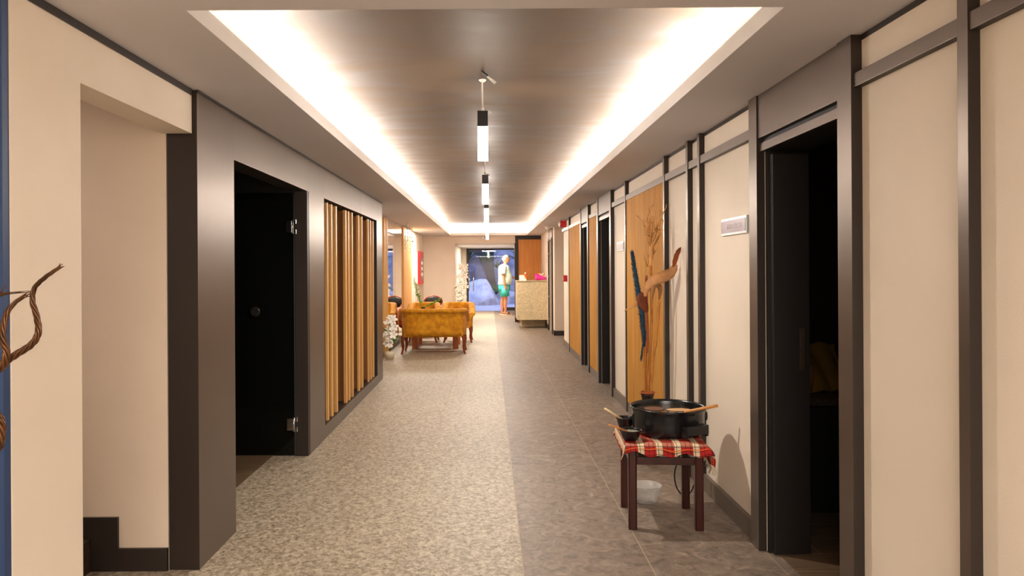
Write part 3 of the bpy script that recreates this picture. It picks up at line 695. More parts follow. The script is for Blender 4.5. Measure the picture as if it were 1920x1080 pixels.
# ================================================================== SEATS
def seat(width, label):
    """front faces -Y, origin at floor centre"""
    r = thing('armchair', (0, 0, 0), label, 'armchair')
    hw = width/2; D = .60; rad = .17
    # plan path from front-left around the back to the front-right
    path = [(-hw+.02, 0), (-hw, .15), (-hw, .30), (-hw+.02, D-rad)]
    for k in range(1, 7): a_ = PI - k*(PI/2)/6; path.append((-hw+.02+rad + math.cos(a_)*rad, D-rad+math.sin(a_)*rad))
    nmid = max(4, int((2*hw-2*rad)/.05))
    for k in range(1, nmid): path.append((lerp(-hw+.02+rad, hw-.02-rad, k/nmid), D))
    for k in range(0, 7): a_ = PI/2 - k*(PI/2)/6; path.append((hw-.02-rad + math.cos(a_)*rad, D-rad+math.sin(a_)*rad))
    path += [(hw, .30), (hw, .15), (hw-.02, 0)]
    n = len(path); mb = MB(); rings = []
    tuft = [(x, z) for x in [lerp(-hw+.14, hw-.14, q/4) for q in range(5)] for z in (.64,)] + [(x, .55) for x in [lerp(-hw+.18, hw-.18, q/3) for q in range(4)]]
    for i, (x, y) in enumerate(path):
        p0_ = Vector(path[max(i-1, 0)]); p1_ = Vector(path[min(i+1, n-1)]); d_ = (p1_-p0_).normalized(); out = Vector((-d_.y, d_.x))
        back = min(1, max(0, (y-.12)/.33)); back = back*back*(3-2*back); top = lerp(.56, .745, back)
        zb = .30; sec = []
        for q in range(9): sec.append((-.055, lerp(zb, top-.05, q/8)))            # inner face
        sec += [(-.045, top-.015), (-.01, top), (.035, top-.004), (.06, top-.03), (.052, top-.058), (.022, top-.068)]  # roll
        for q in range(5): sec.append((.012-.01*q/4, lerp(top-.09, zb, (q+1)/5)))       # outer face
        ring = []
        for k, (o_, z) in enumerate(sec):
            px_, py_ = x+out.x*o_, y+out.y*o_
            if k < 9 and y > D-.1:
                dd_ = min(math.hypot(x-tx, z-tz) for tx, tz in tuft); s_ = .028*math.exp(-(dd_/.03)**2)
                px_ += out.x*s_; py_ += out.y*s_
            ring.append(mb.bm.verts.new((px_, py_, z)))
        rings.append(ring)
    m_ = len(rings[0])
    for i in range(n-1):
        for j in range(m_):
            fc = mb.face([rings[i][j], rings[i][(j+1) % m_], rings[i+1][(j+1) % m_], rings[i+1][j]])
            if fc: fc.smooth = True
    mb.face(rings[0][::-1]); mb.face(rings[-1])
    b_ = mb.build('backrest', M['velvet'], r)
    for tx, tz in tuft: MB().sphere((tx, D-.045, tz), .009, u=8, v=6).build('button', M['velvet'], b_)
    mb = MB(); mb.box(-hw+.04, hw-.04, -.02, D-.05, .275, .345, .012); mb.build('seat_frame', M['velvet'], r)
    mb = MB(); mb.box(-hw+.06, hw-.06, -.03, D-.06, .347, .45, .035); mb.build('seat', M['velvet'], r)
    for sx in (-1, 1):
        for fy, yy in ((-1, .03), (1, D-.06)):
            x = sx*(hw-.035); pts = spline([(x, yy, .29), (x+sx*.012, yy+fy*.012, .20), (x+sx*.004, yy+fy*.004, .10), (x+sx*.022, yy+fy*.02, .015), (x+sx*.028, yy+fy*.026, .0)], 5)
            k = len(pts); rr = [lerp(.034, .017, min(1, q/(k*.7)))+(.004 if q > k-4 else 0) for q in range(k)]
            MB().tube(pts, rr, 8).build('leg', M['mahog'], r)
    return r
s1 = seat(.54, 'left mustard tufted armchair facing the camera beside the mirror wall')
s1.location = (-1.262, 13.42, 0)
s2 = copy_tree(s1); s2['label'] = 'right mustard tufted armchair facing the camera nearer the corridor centre'; s2.location = (-.598, 13.40, 0)
for q in (s1, s2): q['group'] = 'mustard tufted seats of the lounge'
s3 = seat(1.055, 'mustard loveseat with its plain back turned to the camera'); s3['category'] = 'loveseat'; s3.name = 'loveseat'
s3['group'] = 'mustard tufted seats of the lounge'
s3.rotation_euler.z = PI; s3.location = (-.92, 12.2, 0)
tb = thing('coffee_table', (-.94, 12.75, 0), 'orange wooden table between the loveseat and the armchairs', 'table')
MB().box(-1.36, -.52, 12.34, 13.20, .47, .51, .004).build('tabletop', M['tablewood'], tb)
for x in (-1.345, -.64):
    for y in (12.36, 13.09): MB().box(x, x+.10, y, y+.09, 0, .469, .003).build('leg', M['tablewood'], tb)
# plant on the table
vs_ = thing('bamboo_vase', (-1.18, 12.7, .511), 'dark vase with lime green leafy stems on the lounge table', 'plant')
MB().lathe([(0, 0), (.05, 0), (.06, .05), (.045, .14), (.03, .18), (.035, .20), (.028, .20), (.02, .1), (0, .05)], (-1.18, 12.7, .512), 20).build('vase', M['clay'], vs_)
mb = MB(); rnd = random.Random(3)
for tgt in ((-1.34, 12.7, 1.22), (-1.30, 12.72, 1.12), (-1.25, 12.65, .95), (-.92, 12.7, .82), (-.86, 12.68, .86)):
    base = Vector((-1.18, 12.7, .70)); tg = Vector(tgt); mid = (base+tg)/2+Vector((-.03 if tgt[0] < -1 else .02, 0, .0)); sp = spline([base, mid, tg], 8)
    mb.tube(sp, .005, 6)
    for q in range(4, len(sp)):
        for _ in range(2):
            a_ = rnd.uniform(0, 2*PI); dd_ = Vector((math.cos(a_), math.sin(a_)*.5, rnd.uniform(.1, .8))).normalized()*rnd.uniform(.03, .06); sd_ = Vector((-dd_.z, 0, dd_.x))*.12
            mb.ribbon([sp[q], sp[q]+dd_*.5, sp[q]+dd_], [sd_*.4, sd_, sd_*.1], .0008)
mb.build('stem', M['lime'], vs_)
# black round-back chairs and plaid table beyond
def rchair(label, x, y, rz):
    r = thing('dining_chair', (0, 0, 0), label, 'chair', 'black round backed chairs')
    t = bmesh.new(); mb = MB(); n = 28
    pf = MB()
    for k in range(n): pass
    ring = [(.20*math.cos(2*PI*k/n), .22+.02*math.sin(2*PI*k/n)**2, .66+.125*math.sin(2*PI*k/n)) for k in range(n+1)]
    mb.tube(ring, .017, 8, cap=False); mb.build('back_frame', M['mahog'], r)
    MB().sphere((0, .225, .66), 1, (.19, .03, .115), 20, 12).build('backrest', M['leather'], r)
    MB().box(-.22, .22, -.22, .22, .42, .47, .02).build('seat', M['leather'], r)
    for sx in (-1, 1):
        MB().tube([(sx*.18, -.18, .42), (sx*.2, -.2, 0)], [.018, .012], 8).build('leg', M['mahog'], r)
        MB().tube([(sx*.15, .225, .6), (sx*.18, .2, .42), (sx*.2, .24, 0)], [.014, .018, .012], 8).build('leg', M['mahog'], r)
    r.location = (x, y, 0); r.rotation_euler.z = rz; return r
rchair('black chair with round wood rimmed back behind the two armchairs', -1.22, 15.7, .15)
pt_ = thing('side_table', (-1.33, 14.75, 0), 'small table under red plaid cloth seen in the mirror', 'table')
MB().lathe([(0, 0), (.16, 0), (.16, .02), (.03, .04), (.03, .55), (0, .55)], (-1.33, 14.75, 0), 24).build('pedestal', M['leather'], pt_)
MB().lathe([(0, .56), (.24, .56), (.24, .58), (0, .58)], (-1.33, 14.75, 0), 32).build('tabletop', M['mahog'], pt_)
def cloth_round(c, r, drop, name, label):
    mb = MB(); uv = mb.bm.loops.layers.uv.new('UVMap'); n = 48; rings = []; cen = Vector(c)
    for k in range(9):
        ring = []
        for j in range(n):
            a_ = 2*PI*j/n
            if k <= 4: rr = r*(k+.3)/4.3; z = 0
            else: q = (k-4)/4; rr = r+.02+.025*math.sin(6*a_)*q+.01; z = -drop*q*(1+.15*math.sin(4*a_))
            ring.append(mb.bm.verts.new(cen+Vector((rr*math.cos(a_), rr*math.sin(a_), z))))
        rings.append(ring)
    mb.face(rings[0])
    for a_, b_ in zip(rings, rings[1:]):
        for j in range(n): mb.face([a_[j], a_[(j+1) % n], b_[(j+1) % n], b_[j]]).smooth = True
    for fc in mb.bm.faces:
        for l in fc.loops: q = l.vert.co-cen; l[uv].uv = (q.x*2+.5, (q.y+q.z)*2+.5)
    o = mb.build(name, M['plaid']); md = o.modifiers.new('solid', 'SOLIDIFY'); md.thickness = .003; tag(o, label, 'tablecloth'); return o
cloth_round((-1.33, 14.75, .5845), .25, .36, 'plaid_tablecloth', 'red plaid cloth over the small far table by the mirror')
# flower arrangements
def bloom_proto(parent):
    mb = MB()
    for k in range(5):
        a_ = 2*PI*k/5; d_ = Vector((math.cos(a_), math.sin(a_), .35)).normalized(); s_ = Vector((-math.sin(a_), math.cos(a_), 0))
        mb.ribbon([d_*.003, d_*.02, d_*.038, d_*.05+Vector((0, 0, -.006))], [s_*.004, s_*.015, s_*.014, s_*.002], .0008)
    mb.sphere((0, 0, .008), .006, u=8, v=6)
    return mb
def flowers(name, base, potr, poth, stems, label, nb, seed, sc_=1.0, lean=(0, 0), leaves=14):
    r = thing(name, base, label, 'flower arrangement', 'white artificial flower arrangements'); bx, by, bz = base; rnd = random.Random(seed)
    MB().lathe([(0, 0), (potr*.7, 0), (potr, poth*.6), (potr*.85, poth), (potr*.75, poth), (potr*.8, poth*.6), (0, poth*.5)], base, 24).build('pot', M['pot'], r)
    proto = None; spots = []
    for (tx, tz, w_) in stems:
        sp = spline([(bx, by, bz+poth*.7), (bx+tx*.5, by+rnd.uniform(-.03, .03), bz+poth+(tz-poth)*.55), (bx+tx, by+rnd.uniform(-.05, .05), bz+tz)], 8)
        MB().tube(sp, .004, 6).build('stem', M['leaf'], r)
        spots += [(sp[k], w_) for k in range(5, len(sp))]
    for k in range(nb):
        p_, w_ = spots[k % len(spots)] if k < len(spots) else rnd.choice(spots)
        q = p_+Vector((rnd.uniform(-w_, w_), rnd.uniform(-w_, .3*w_), rnd.uniform(-w_, w_)))
        if proto is None: proto = bloom_proto(r).build('blossom', M['petal'], r)   # local at 0
        if k == 0:
            proto.data.transform(Matrix.Translation(rootloc(r))); o = proto
        else: o = proto.copy(); col.objects.link(o); o.parent = r
        s_ = sc_*rnd.uniform(.8, 1.3); o.location = q-rootloc(r); o.scale = (s_, s_, s_)
        o.rotation_euler = (rnd.uniform(.6, 1.9), rnd.uniform(-.5, .5), rnd.uniform(-.8, .8))
    mb = MB()
    for k in range(leaves):
        p_, w_ = rnd.choice(spots); a_ = rnd.uniform(-.5, 3.6); d_ = Vector((math.cos(a_), rnd.uniform(-.5, .3), math.sin(a_)*.8)).normalized()*rnd.uniform(.08, .18); s_ = Vector((-d_.z, 0, d_.x)).normalized()*.012
        mb.ribbon([p_, p_+d_*.5, p_+d_], [s_*.4, s_, s_*.1], .0008)
    mb.build('leaves', M['leaf'], r, )['kind'] = 'stuff'
    return r
flowers('orchid_arrangement', (-.70, 18.05, 0), .11, .30, [(0, 1.5, .05), (.05, 1.35, .06), (-.07, 1.25, .06), (.08, 1.1, .07), (-.05, 1.0, .08), (.02, .8, .09), (.12, 1.48, .03)], 'tall white flower arrangement left of the glass entrance door', 90, 5, 1.3)
flowers('orchid_arrangement', (-1.55, 11.05, 0), .08, .12, [(0, .62, .05), (.03, .50, .05), (-.03, .42, .05), (.05, .34, .05)], 'low white flower arrangement on the floor by the mirror', 36, 6, 1.25)
# ================================================================== RECEPTION
rc = thing('reception_counter', (1.0, 16.8, 0), 'beige stone reception counter with a recessed plinth', 'reception counter')
MB().box(.645, 1.351, 16.5, 17.5, .195, 1.09, .004).build('body', M['counter'], rc)
MB().box(.77, 1.334, 16.98, 17.48, 0, .194, .003).build('plinth', M['counter'], rc)
MB().box(.63, 1.351, 16.48, 17.52, 1.091, 1.105, .002).build('countertop', M['counter'], rc)
gb = thing('card_box', (.78, 16.7, 1.106), 'white box with a small orange flower on the counter', 'box')
MB().box(.71, .87, 16.62, 16.78, 1.106, 1.235, .003).build('box_body', M['paper'], gb)
mb = MB(); mb.tube(spline([(.84, 16.6, 1.2), (.86, 16.6, 1.29), (.95, 16.6, 1.39)], 5), .005, 6); mb.sphere((.845, 16.58, 1.24), .035, (1, .6, 1)); mb.sphere((.86, 16.58, 1.19), .03, (1, .6, 1.2)); mb.build('orange_flower', M['orange'], gb)
mb = MB(); mb.sphere((.845, 16.57, 1.28), .02); mb.build('white_bud', M['petal'], gb)
bq = thing('flower_bouquet', (1.2, 16.7, 1.106), 'flower bouquet in shiny pink wrap lying on the counter', 'bouquet')
mb = MB(); n = 24; A = Vector((1.09, 16.72, 1.19)); B = Vector((1.33, 16.66, 1.155)); rings = []
for k in range(7):
    q = k/6; cc = A.lerp(B, q); rr = lerp(.085, .03, q); rings.append([mb.bm.verts.new(cc+Vector((.02*math.sin(j*1.9)*(1-q), rr*math.cos(2*PI*j/n)*(1+.1*math.sin(j*2.6)), rr*.95*math.sin(2*PI*j/n)))) for j in range(n)])
for a_, b_ in zip(rings, rings[1:]):
    for j in range(n): mb.face([a_[j], a_[(j+1) % n], b_[(j+1) % n], b_[j]]).smooth = True
mb.face(rings[-1]); mb.face(rings[0]); mb.build('wrap', M['pink'], bq)
for k, (x, z, m_) in enumerate(((1.16, 1.265, 'orange'), (1.20, 1.25, 'petal'), (1.26, 1.262, 'petal'), (1.29, 1.25, 'orange'), (1.23, 1.235, 'petal'))):
    MB().sphere((x, 16.66, z), .022, (1, 1, .8), 10, 8).build('flower', M[m_], bq)

# ================================================================== MAN
mn = thing('person', (.47, 21.4, 0), 'man in pale mint t-shirt and turquoise shorts standing in the entrance, facing right', 'person')
MX = .47; MY = 21.4
def P3(x, y, z): return (MX+x, MY+y, z)
# body: one continuous skinned surface, profile towards +X
N = []; E = []
def nd(x, y, z, r, link=None):
    N.append((*P3(x, y, z), r)); i = len(N)-1
    if link is not None: E.append((link, i))
    return i
pel = nd(-.02, 0, .93, (.15, .15)); sp1 = nd(.0, 0, 1.10, (.16, .17), pel); sp2 = nd(-.01, 0, 1.28, (.15, .16), sp1); ch = nd(-.02, 0, 1.40, (.12, .15), sp2); nk = nd(.01, 0, 1.50, .062, ch); hd0 = nd(.03, 0, 1.57, .062, nk)
for s_ in (-1, 1):
    sh = nd(-.035, s_*.17, 1.42, .072, ch)
    if s_ < 0:
        el = nd(-.05, -.225, 1.13, .048, sh); fo = nd(-.03, -.235, 1.0, .043, el); wr = nd(.0, -.235, .885, .028, fo); pm = nd(.012, -.235, .835, (.024, .038), wr); 
        pts = [(.0, .745), (.012, .735), (.024, .74), (.034, .755)]
        for q, (fx, fz) in enumerate(pts):
            a_ = nd(.0+.013*q, -.24, .80, .012, pm); b_ = nd(fx+.012, -.235, fz+.03, .010, a_); nd(fx+.018, -.225, fz+.008, .008, b_)
        a_ = nd(.045, -.225, .835, .012, wr); nd(.055, -.22, .795, .010, a_)
    else:
        el = nd(.04, .24, 1.15, .05, sh); fo = nd(.15, .22, 1.12, .043, el); wr = nd(.27, .19, 1.10, .028, fo); pm = nd(.32, .18, 1.10, (.038, .024), wr)
        for q in range(4):
            a_ = nd(.355, .165+.004*q, 1.125-.018*q, .012, pm); b_ = nd(.385, .15+.003*q, 1.125-.02*q, .010, a_); nd(.40-.004*q, .13, 1.115-.018*q, .008, b_)
        a_ = nd(.31, .16, 1.14, .012, wr); nd(.345, .15, 1.155, .010, a_)
    lx = -.06 if s_ > 0 else .03
    th = nd(-.02+lx*.3, s_*.10, .80, .098, pel); kn = nd(.0+lx*.8, s_*.105, .50, .062, th); cf = nd(-.02+lx, s_*.105, .34, .060, kn); an = nd(-.015+lx, s_*.105, .10, .036, cf)
    he = nd(-.04+lx, s_*.105, .05, .036, an); ft = nd(.07+lx, s_*.11, .045, (.034, .040), he); nd(.15+lx, s_*.115, .038, (.022, .036), ft)
body = skin('body', N, E, M['skin'], mn, 0, 2)
# head
mb = MB(); t = bmesh.new(); bmesh.ops.create_uvsphere(t, u_segments=32, v_segments=24, radius=1)
for v in t.verts:
    x, y, z = v.co; X = x*.100; Yh = y*.076; Z = z*.122
    if z < -.2: X *= 1-.18*(-z-.2); Yh *= 1-.35*(-z-.2)
    if x > .3 and z < -.35: X += .008*(-z)
    if x > .7: 
        nose = math.exp(-((y/.16)**2)-(((z+.12)/.20)**2)); X += .026*nose
        brow = math.exp(-((z-.18)/.1)**2); X += .006*brow
        eye = math.exp(-(((abs(y)-.38)/.14)**2)-(((z-.02)/.12)**2)); X -= .010*eye
        mouth = math.exp(-((y/.3)**2)-(((z+.48)/.05)**2)); X -= .006*mouth; X += .006*math.exp(-((y/.3)**2)-(((z+.40)/.06)**2))
        X += .010*math.exp(-((y/.3)**2)-(((z+.78)/.12)**2))
    v.co = (X, Yh, Z)
for fc in t.faces: fc.smooth = True
tilt = Matrix.Translation((MX+.045, MY, 1.665)) @ Matrix.Rotation(.28, 4, 'Y')
mb.merge(t, tilt)
for s_ in (-1, 1):
    e = bmesh.new(); bmesh.ops.create_uvsphere(e, u_segments=10, v_segments=8, radius=1)
    mb.merge(e, tilt @ Matrix.Translation((-.005, s_*.078, -.01)) @ Matrix.Diagonal((.016, .008, .03, 1)))
hd = mb.build('head', M['skin'], mn)
for s_ in (-1, 1):
    q = tilt @ Vector((.084, s_*.030, .004)); MB().sphere(q, .010, u=10, v=8).build('eye', M['white'], hd)
q = [tilt @ Vector(a_) for a_ in ((.0, -.08, .02), (.09, -.055, .012), (.105, -.02, .01), (.105, .02, .01), (.09, .055, .012), (.0, .08, .02))]
MB().tube(q, .003, 6).build('glasses', M['rubber'], hd)
mb = MB(); t = bmesh.new(); bmesh.ops.create_uvsphere(t, u_segments=32, v_segments=24, radius=1)
dl = [v for v in t.verts if (v.co.z < .15+.75*max(0, v.co.x) and v.co.x > -.15) or v.co.z < -.45]
bmesh.ops.delete(t, geom=dl, context='VERTS')
for v in t.verts: n_ = 1+.03*math.sin(v.co.y*20+v.co.x*17); v.co = (v.co.x*.110*n_-.004, v.co.y*.086*n_, v.co.z*.132*n_+.002)
for fc in t.faces: fc.smooth = True
mb.merge(t, tilt); o = mb.build('hair', M['hair'], mn); md = o.modifiers.new('solid', 'SOLIDIFY'); md.thickness = .012
# t-shirt: swept ellipses (torso) + sleeves ; shorts
def tubecloth(secs, n=32):
    mb = MB(); rings = []
    for (cx, cy, cz, rx, ry, tl) in secs:
        rings.append([mb.bm.verts.new(P3(cx+rx*math.cos(2*PI*j/n)*(1+.015*math.sin(5*j)), cy+ry*math.sin(2*PI*j/n), cz+tl*math.cos(2*PI*j/n))) for j in range(n)])
    for a_, b_ in zip(rings, rings[1:]):
        for j in range(n): mb.face([a_[j], a_[(j+1) % n], b_[(j+1) % n], b_[j]]).smooth = True
    return mb
mb = tubecloth([(-.02, 0, .90, .195, .20, .0), (.0, 0, .96, .205, .205, 0), (.02, 0, 1.08, .215, .21, 0), (.005, 0, 1.2, .205, .205, 0), (-.015, 0, 1.32, .18, .20, 0), (-.02, 0, 1.42, .165, .20, 0), (-.012, 0, 1.475, .135, .16, -.01), (.0, 0, 1.505, .078, .08, -.012)])
for s_, pts in ((-1, [(-.03, -.13, 1.45), (-.045, -.20, 1.38), (-.055, -.235, 1.22)]), (1, [(-.03, .13, 1.45), (-.02, .20, 1.38), (.02, .245, 1.25)])):
    mb.tube([P3(*q) for q in spline(pts, 4)], [.09, .09, .088, .086, .084, .082, .08, .078, .078], 16, cap=False)
o = mb.build('tshirt', M['shirt'], mn); md = o.modifiers.new('solid', 'SOLIDIFY'); md.thickness = .006
mb = tubecloth([(-.02, 0, .72, .165, .19, 0), (-.02, 0, .80, .18, .195, 0), (-.02, 0, .95, .18, .19, 0)])
for s_ in (-1, 1):
    lx = -.06 if s_ > 0 else .03
    mb.tube([P3(-.015+lx*.3, s_*.10, .82), P3(-.01+lx*.5, s_*.105, .70), P3(.0+lx*.7, s_*.107, .555)], [.12, .122, .118], 20, cap=False)
o = mb.build('shorts', M['shorts'], mn); md = o.modifiers.new('solid', 'SOLIDIFY'); md.thickness = .006
for s_ in (-1, 1):
    lx = -.06 if s_ > 0 else .03
    mb = MB(); poly = []
    for k in range(20):
        a_ = 2*PI*k/20; poly.append((MX+.045+lx+.155*math.cos(a_), MY+s_*.11+.052*math.sin(a_)*(1+.15*math.cos(a_))))
    mb.prism(poly, 'z', 0, .018)
    sdl = mb.build('sandal', mat('sandal_sole', '#d8c8a8', .7), mn)
    mb = MB(); mb.tube([P3(.04+lx, s_*.11-.05, .018), P3(.07+lx, s_*.11-.03, .072), P3(.09+lx, s_*.11, .082), P3(.10+lx, s_*.11+.03, .07), P3(.11+lx, s_*.11+.052, .018)], .012, 8)
    mb.tube([P3(.11+lx, s_*.11-.05, .018), P3(.10+lx, s_*.11-.03, .068), P3(.085+lx, s_*.11, .084), P3(.07+lx, s_*.11+.03, .072), P3(.04+lx, s_*.11+.052, .018)], .012, 8); mb.build('strap', M['rubber'], sdl)
MB().lathe([(.030, 0), (.034, .0), (.034, .02), (.030, .02), (.030, 0)], P3(-.001, -.235, .89), 16).build('wristwatch', M['rubber'], mn)

# ================================================================== STOOL GROUP
AX, AY, RO = .948, 3.975, math.radians(-4)
def sr(x, y, z=0): return Vector((AX + x*math.cos(RO)-y*math.sin(RO), AY + x*math.sin(RO)+y*math.cos(RO), z))
stl = thing('wooden_stool', (0, 0, 0), 'dark reddish brown wooden stool carrying the pot and the plaid cloth', 'stool')
for sx in (-1, 1):
    for sy in (-1, 1):
        x = sx*.175; y = sy*.175; h = .0225; mb = MB()
        prof = [(h, 0), (h, .10), (h, .30), (h, .452)]
        ch_ = .008
        oct_ = [(-h+ch_, -h), (h-ch_, -h), (h, -h+ch_), (h, h-ch_), (h-ch_, h), (-h+ch_, h), (-h, h-ch_), (-h, -h+ch_)]
        mb.prism([(x+a_, y+b_) for a_, b_ in oct_], 'z', 0, .43); mb.build('leg', M['stoolwood'], stl)
for s_ in (-1, 1):
    MB().box(-.150, .150, s_*.175-.011, s_*.175+.011, .345, .383, .002).build('rail', M['stoolwood'], stl)
    MB().box(s_*.175-.011, s_*.175+.011, -.150, .150, .345, .383, .002).build('rail', M['stoolwood'], stl)
    
MB().box(-.205, .205, -.205, .205, .431, .452, .004).build('seat', M['stoolwood'], stl)
stl.location = (AX, AY, 0); stl.rotation_euler.z = RO
# plaid cloth: drapes over seat with a folded hanging fringe on the right
mb = MB(); uv = mb.bm.loops.layers.uv.new('UVMap'); n = 72; g = []; uvs = {}
H = .212; rnd = random.Random(9)
SX0, SX1, SY0, SY1 = -.262, .315, -.262, .235
def drape(u, v_):
    # unrolled cloth coordinates -> 3D in stool frame
    x, y, z = u, v_, .456
    dx = max(0, abs(u)-H); dy = max(0, abs(v_)-H)
    sx = 1 if u > 0 else -1; sy = 1 if v_ > 0 else -1
    fold = .007*math.sin(38*u+6*v_)+.006*math.sin(27*v_+2)
    if dx > 0: x = sx*(H + .12*dx + .006 + abs(fold)*.5*min(1, dx*20)); z -= dx*.97
    if dy > 0: y = sy*(H + .16*dy + .006 + (abs(.010*math.sin(34*u+1))+.002)*min(1, dy*20)); z -= dy*.96
    if dx > 0 and dy > 0: z = .456 - math.hypot(dx, dy)*.97; x += sx*.02*dy/.06; y += sy*.015
    if dy > 0: z -= (.010*math.sin(19*u+.6)+.008*math.sin(47*u))*min(1, dy*25)
    if dx == 0 and dy == 0: z += .0035*(1+math.sin(31*u+11*v_))+.003*(1+math.sin(21*v_-17*u))
    return x, y, z
for i in range(n+1):
    row = []
    for j in range(n+1):
        u = lerp(SX0, SX1, i/n); v_ = lerp(SY0, SY1, j/n)
        if j < 8: v_ += .012*math.sin(u*23)*(1-j/8)
        if i > n-10: u += .012*math.sin(v_*31)
        x, y, z = drape(u, v_); q = mb.bm.verts.new(sr(x, y, z)); uvs[q] = (u*1.9+.4, v_*1.9+.5); row.append(q)
    g.append(row)
for i in range(n):
    for j in range(n): mb.face([g[i][j], g[i+1][j], g[i+1][j+1], g[i][j+1]]).smooth = True
for fc in mb.bm.faces:
    for l in fc.loops: l[uv].uv = uvs[l.vert]
o = mb.build('plaid_cloth', M['plaid']); md = o.modifiers.new('solid', 'SOLIDIFY'); md.thickness = .0025; md.offset = 1
tag(o, 'red and white plaid cloth draped over the stool under the black pot', 'cloth')
mb = MB()
for k in range(16):
    j = int(k*n/16)+1; q = Vector(g[n][j].co) if False else None
fr = []
for k in range(15):
    u = SX1; v_ = lerp(SY0, .05, k/14); x, y, z = drape(u+.012*math.sin(v_*31), v_); P_ = sr(x, y, z)
    L_ = .035+.02*math.sin(k*2.1)**2; mb.tube([P_, P_+Vector((.004, 0, -L_*.5)), P_+Vector((-.002+.004*math.sin(k), .003, -L_))], [.003, .0035, .0015], 5)
mb.build('fringe', mat('cream_fringe', '#cbb89a', .9), o)['kind'] = 'stuff'
# pot
PX, PY, PZ = 1.008, 4.03, .4685
pot = thing('cooking_pot', (PX, PY, PZ), 'large round black enamel pot of brown liquid on the stool', 'pot')
R_ = .207
MB().lathe([(0, .004), (R_*.86, 0), (R_*.93, .006), (R_*.955, .022), (R_*.965, .06), (R_*.97, .118), (R_*.99, .132), (R_*1.005, .137), (R_*1.012, .143), (R_*1.0, .148), (R_*.975, .145), (R_*.955, .135), (R_*.945, .06), (R_*.93, .02), (R_*.8, .012), (0, .012)], (PX, PY, PZ), 64).build('body', M['enamel'], pot)
MB().lathe([(0, .116), (R_*.951, .116), (R_*.95, .11), (0, .11)], (PX, PY, PZ), 48).build('liquid', M['soup'], pot)
def lug(ang, wid, z, out=.042, hh=.05):
    mb = MB(); w_ = wid/2
    mb.box(-w_, w_, R_*.955, R_+out-.006, z+hh-.014, z+hh, .004); mb.box(-w_, w_, R_+out-.014, R_+out-.006, z+.0, z+hh-.012, .003)
    mb.box(-w_, -w_+.014, R_*.955, R_+out-.008, z-.012, z+hh-.013, .004); mb.box(w_-.014, w_, R_*.955, R_+out-.008, z-.012, z+hh-.013, .004)
    m_ = Matrix.Translation((PX, PY, PZ)) @ Matrix.Rotation(ang-PI/2, 4, 'Z')
    for v in mb.bm.verts: v.co = m_ @ v.co
    mb.build('handle', M['enamel'], pot)
lug(math.radians(-64), .155, .028); lug(math.radians(12), .06, .07, .03, .035)
def disc(x, y, r, m_, nm, lab, thick=.003, sq=(1, 1)):
    mb = MB(); mb.lathe([(0, 0), (r*.9, 0), (r, thick/2), (r*.9, thick), (0, thick)], (0, 0, 0), 20)
    for v in mb.bm.verts: v.co = Vector((PX+x+v.co.x*sq[0], PY+y+v.co.y*sq[1], PZ+.1162+v.co.z))
    return mb.build(nm, m_, pot)
disc(-.06, .07, .06, mat('floating_skin', '#6a4a38', .4), 'floating_slice', '')
disc(.07, .03, .07, mat('floating_bread', '#c49a6c', .6), 'floating_slice', '', sq=(1, .6))
a_ = pt(1283, 776, 3.98); b_ = pt(1346, 760.5, 3.90)
mb = MB(); a_.z = max(a_.z, PZ+.119); d_ = (b_-a_).normalized()
mb.tube([a_-d_*.0, a_.lerp(b_, .5), b_], [.0085, .0095, .0085], 10); o = mb.build('wooden_spoon', M['spoon2']); tag(o, 'light brown wooden stick resting on the rim of the pot', 'wooden stick')
# bowls
def bowl(name, x, y, z, r, h, label, cont):
    r_ = thing(name, (x, y, z), label, 'bowl', 'small dark bowls on the cloth')
    MB().lathe([(0, .002), (r*.55, 0), (r*.62, .004), (r*.80, h*.5), (r*.93, h*.93), (r, h), (r*.98, h+.002), (r*.9, h*.93), (r*.75, h*.45), (r*.5, .008), (0, .008)], (x, y, z), 32).build('body', M['enamel'], r_)
    MB().lathe([(0, h*.80), (r*.86, h*.78), (r*.82, h*.7), (0, h*.7)], (x, y, z), 24).build('contents', cont, r_)
    return r_
herb = mat('green_white_paste', '#3c4a24', .4, var=.0, vscale=60, col2='#d8d4c0'); dk = mat('dark_paste', '#141012', .35, var=.0, vscale=80, col2='#3c3838')
b1 = pt(1182, 803.5, 3.86); bowl('small_bowl', b1.x, b1.y, .464, .064, .056, 'small black bowl nearest the camera with a pale rim highlight, left of the pot', herb)
b2 = pt(1172, 780, 4.12); bowl('small_bowl', b2.x, b2.y, .464, .054, .066, 'small dark bowl behind the front bowl with a white stick in it', dk)
a_ = pt(1134, 766, 4.05); b_ = pt(1166, 786, 4.10); mb = MB(); mb.tube([a_, a_.lerp(b_, .5), b_], [.0055, .0065, .007], 10); o = mb.build('mixing_stick', M['spoon']); tag(o, 'cream white stick leaning in the rear small bowl', 'stick')
a_ = pt(1141, 796, 3.80); b_ = pt(1176, 808.5, 3.86); mb = MB(); mb.tube([a_, a_.lerp(b_, .5), b_], [.004, .005, .006], 10); o = mb.build('mixing_stick', M['spoon2']); tag(o, 'brown wooden stick lying across the front small bowl', 'stick')
# tub under stool
tub = thing('plastic_tub', (.925, 4.235, 0), 'clear plastic tub on the floor under the stool', 'tub')
MB().lathe([(0, 0), (.056, 0), (.061, .004), (.072, .055), (.083, .060), (.088, .098), (.094, .100), (.094, .106), (.086, .107), (.081, .062), (.071, .057), (.063, .008), (0, .006)], (.925, 4.235, 0), 40).build('body', M['tub'], tub)
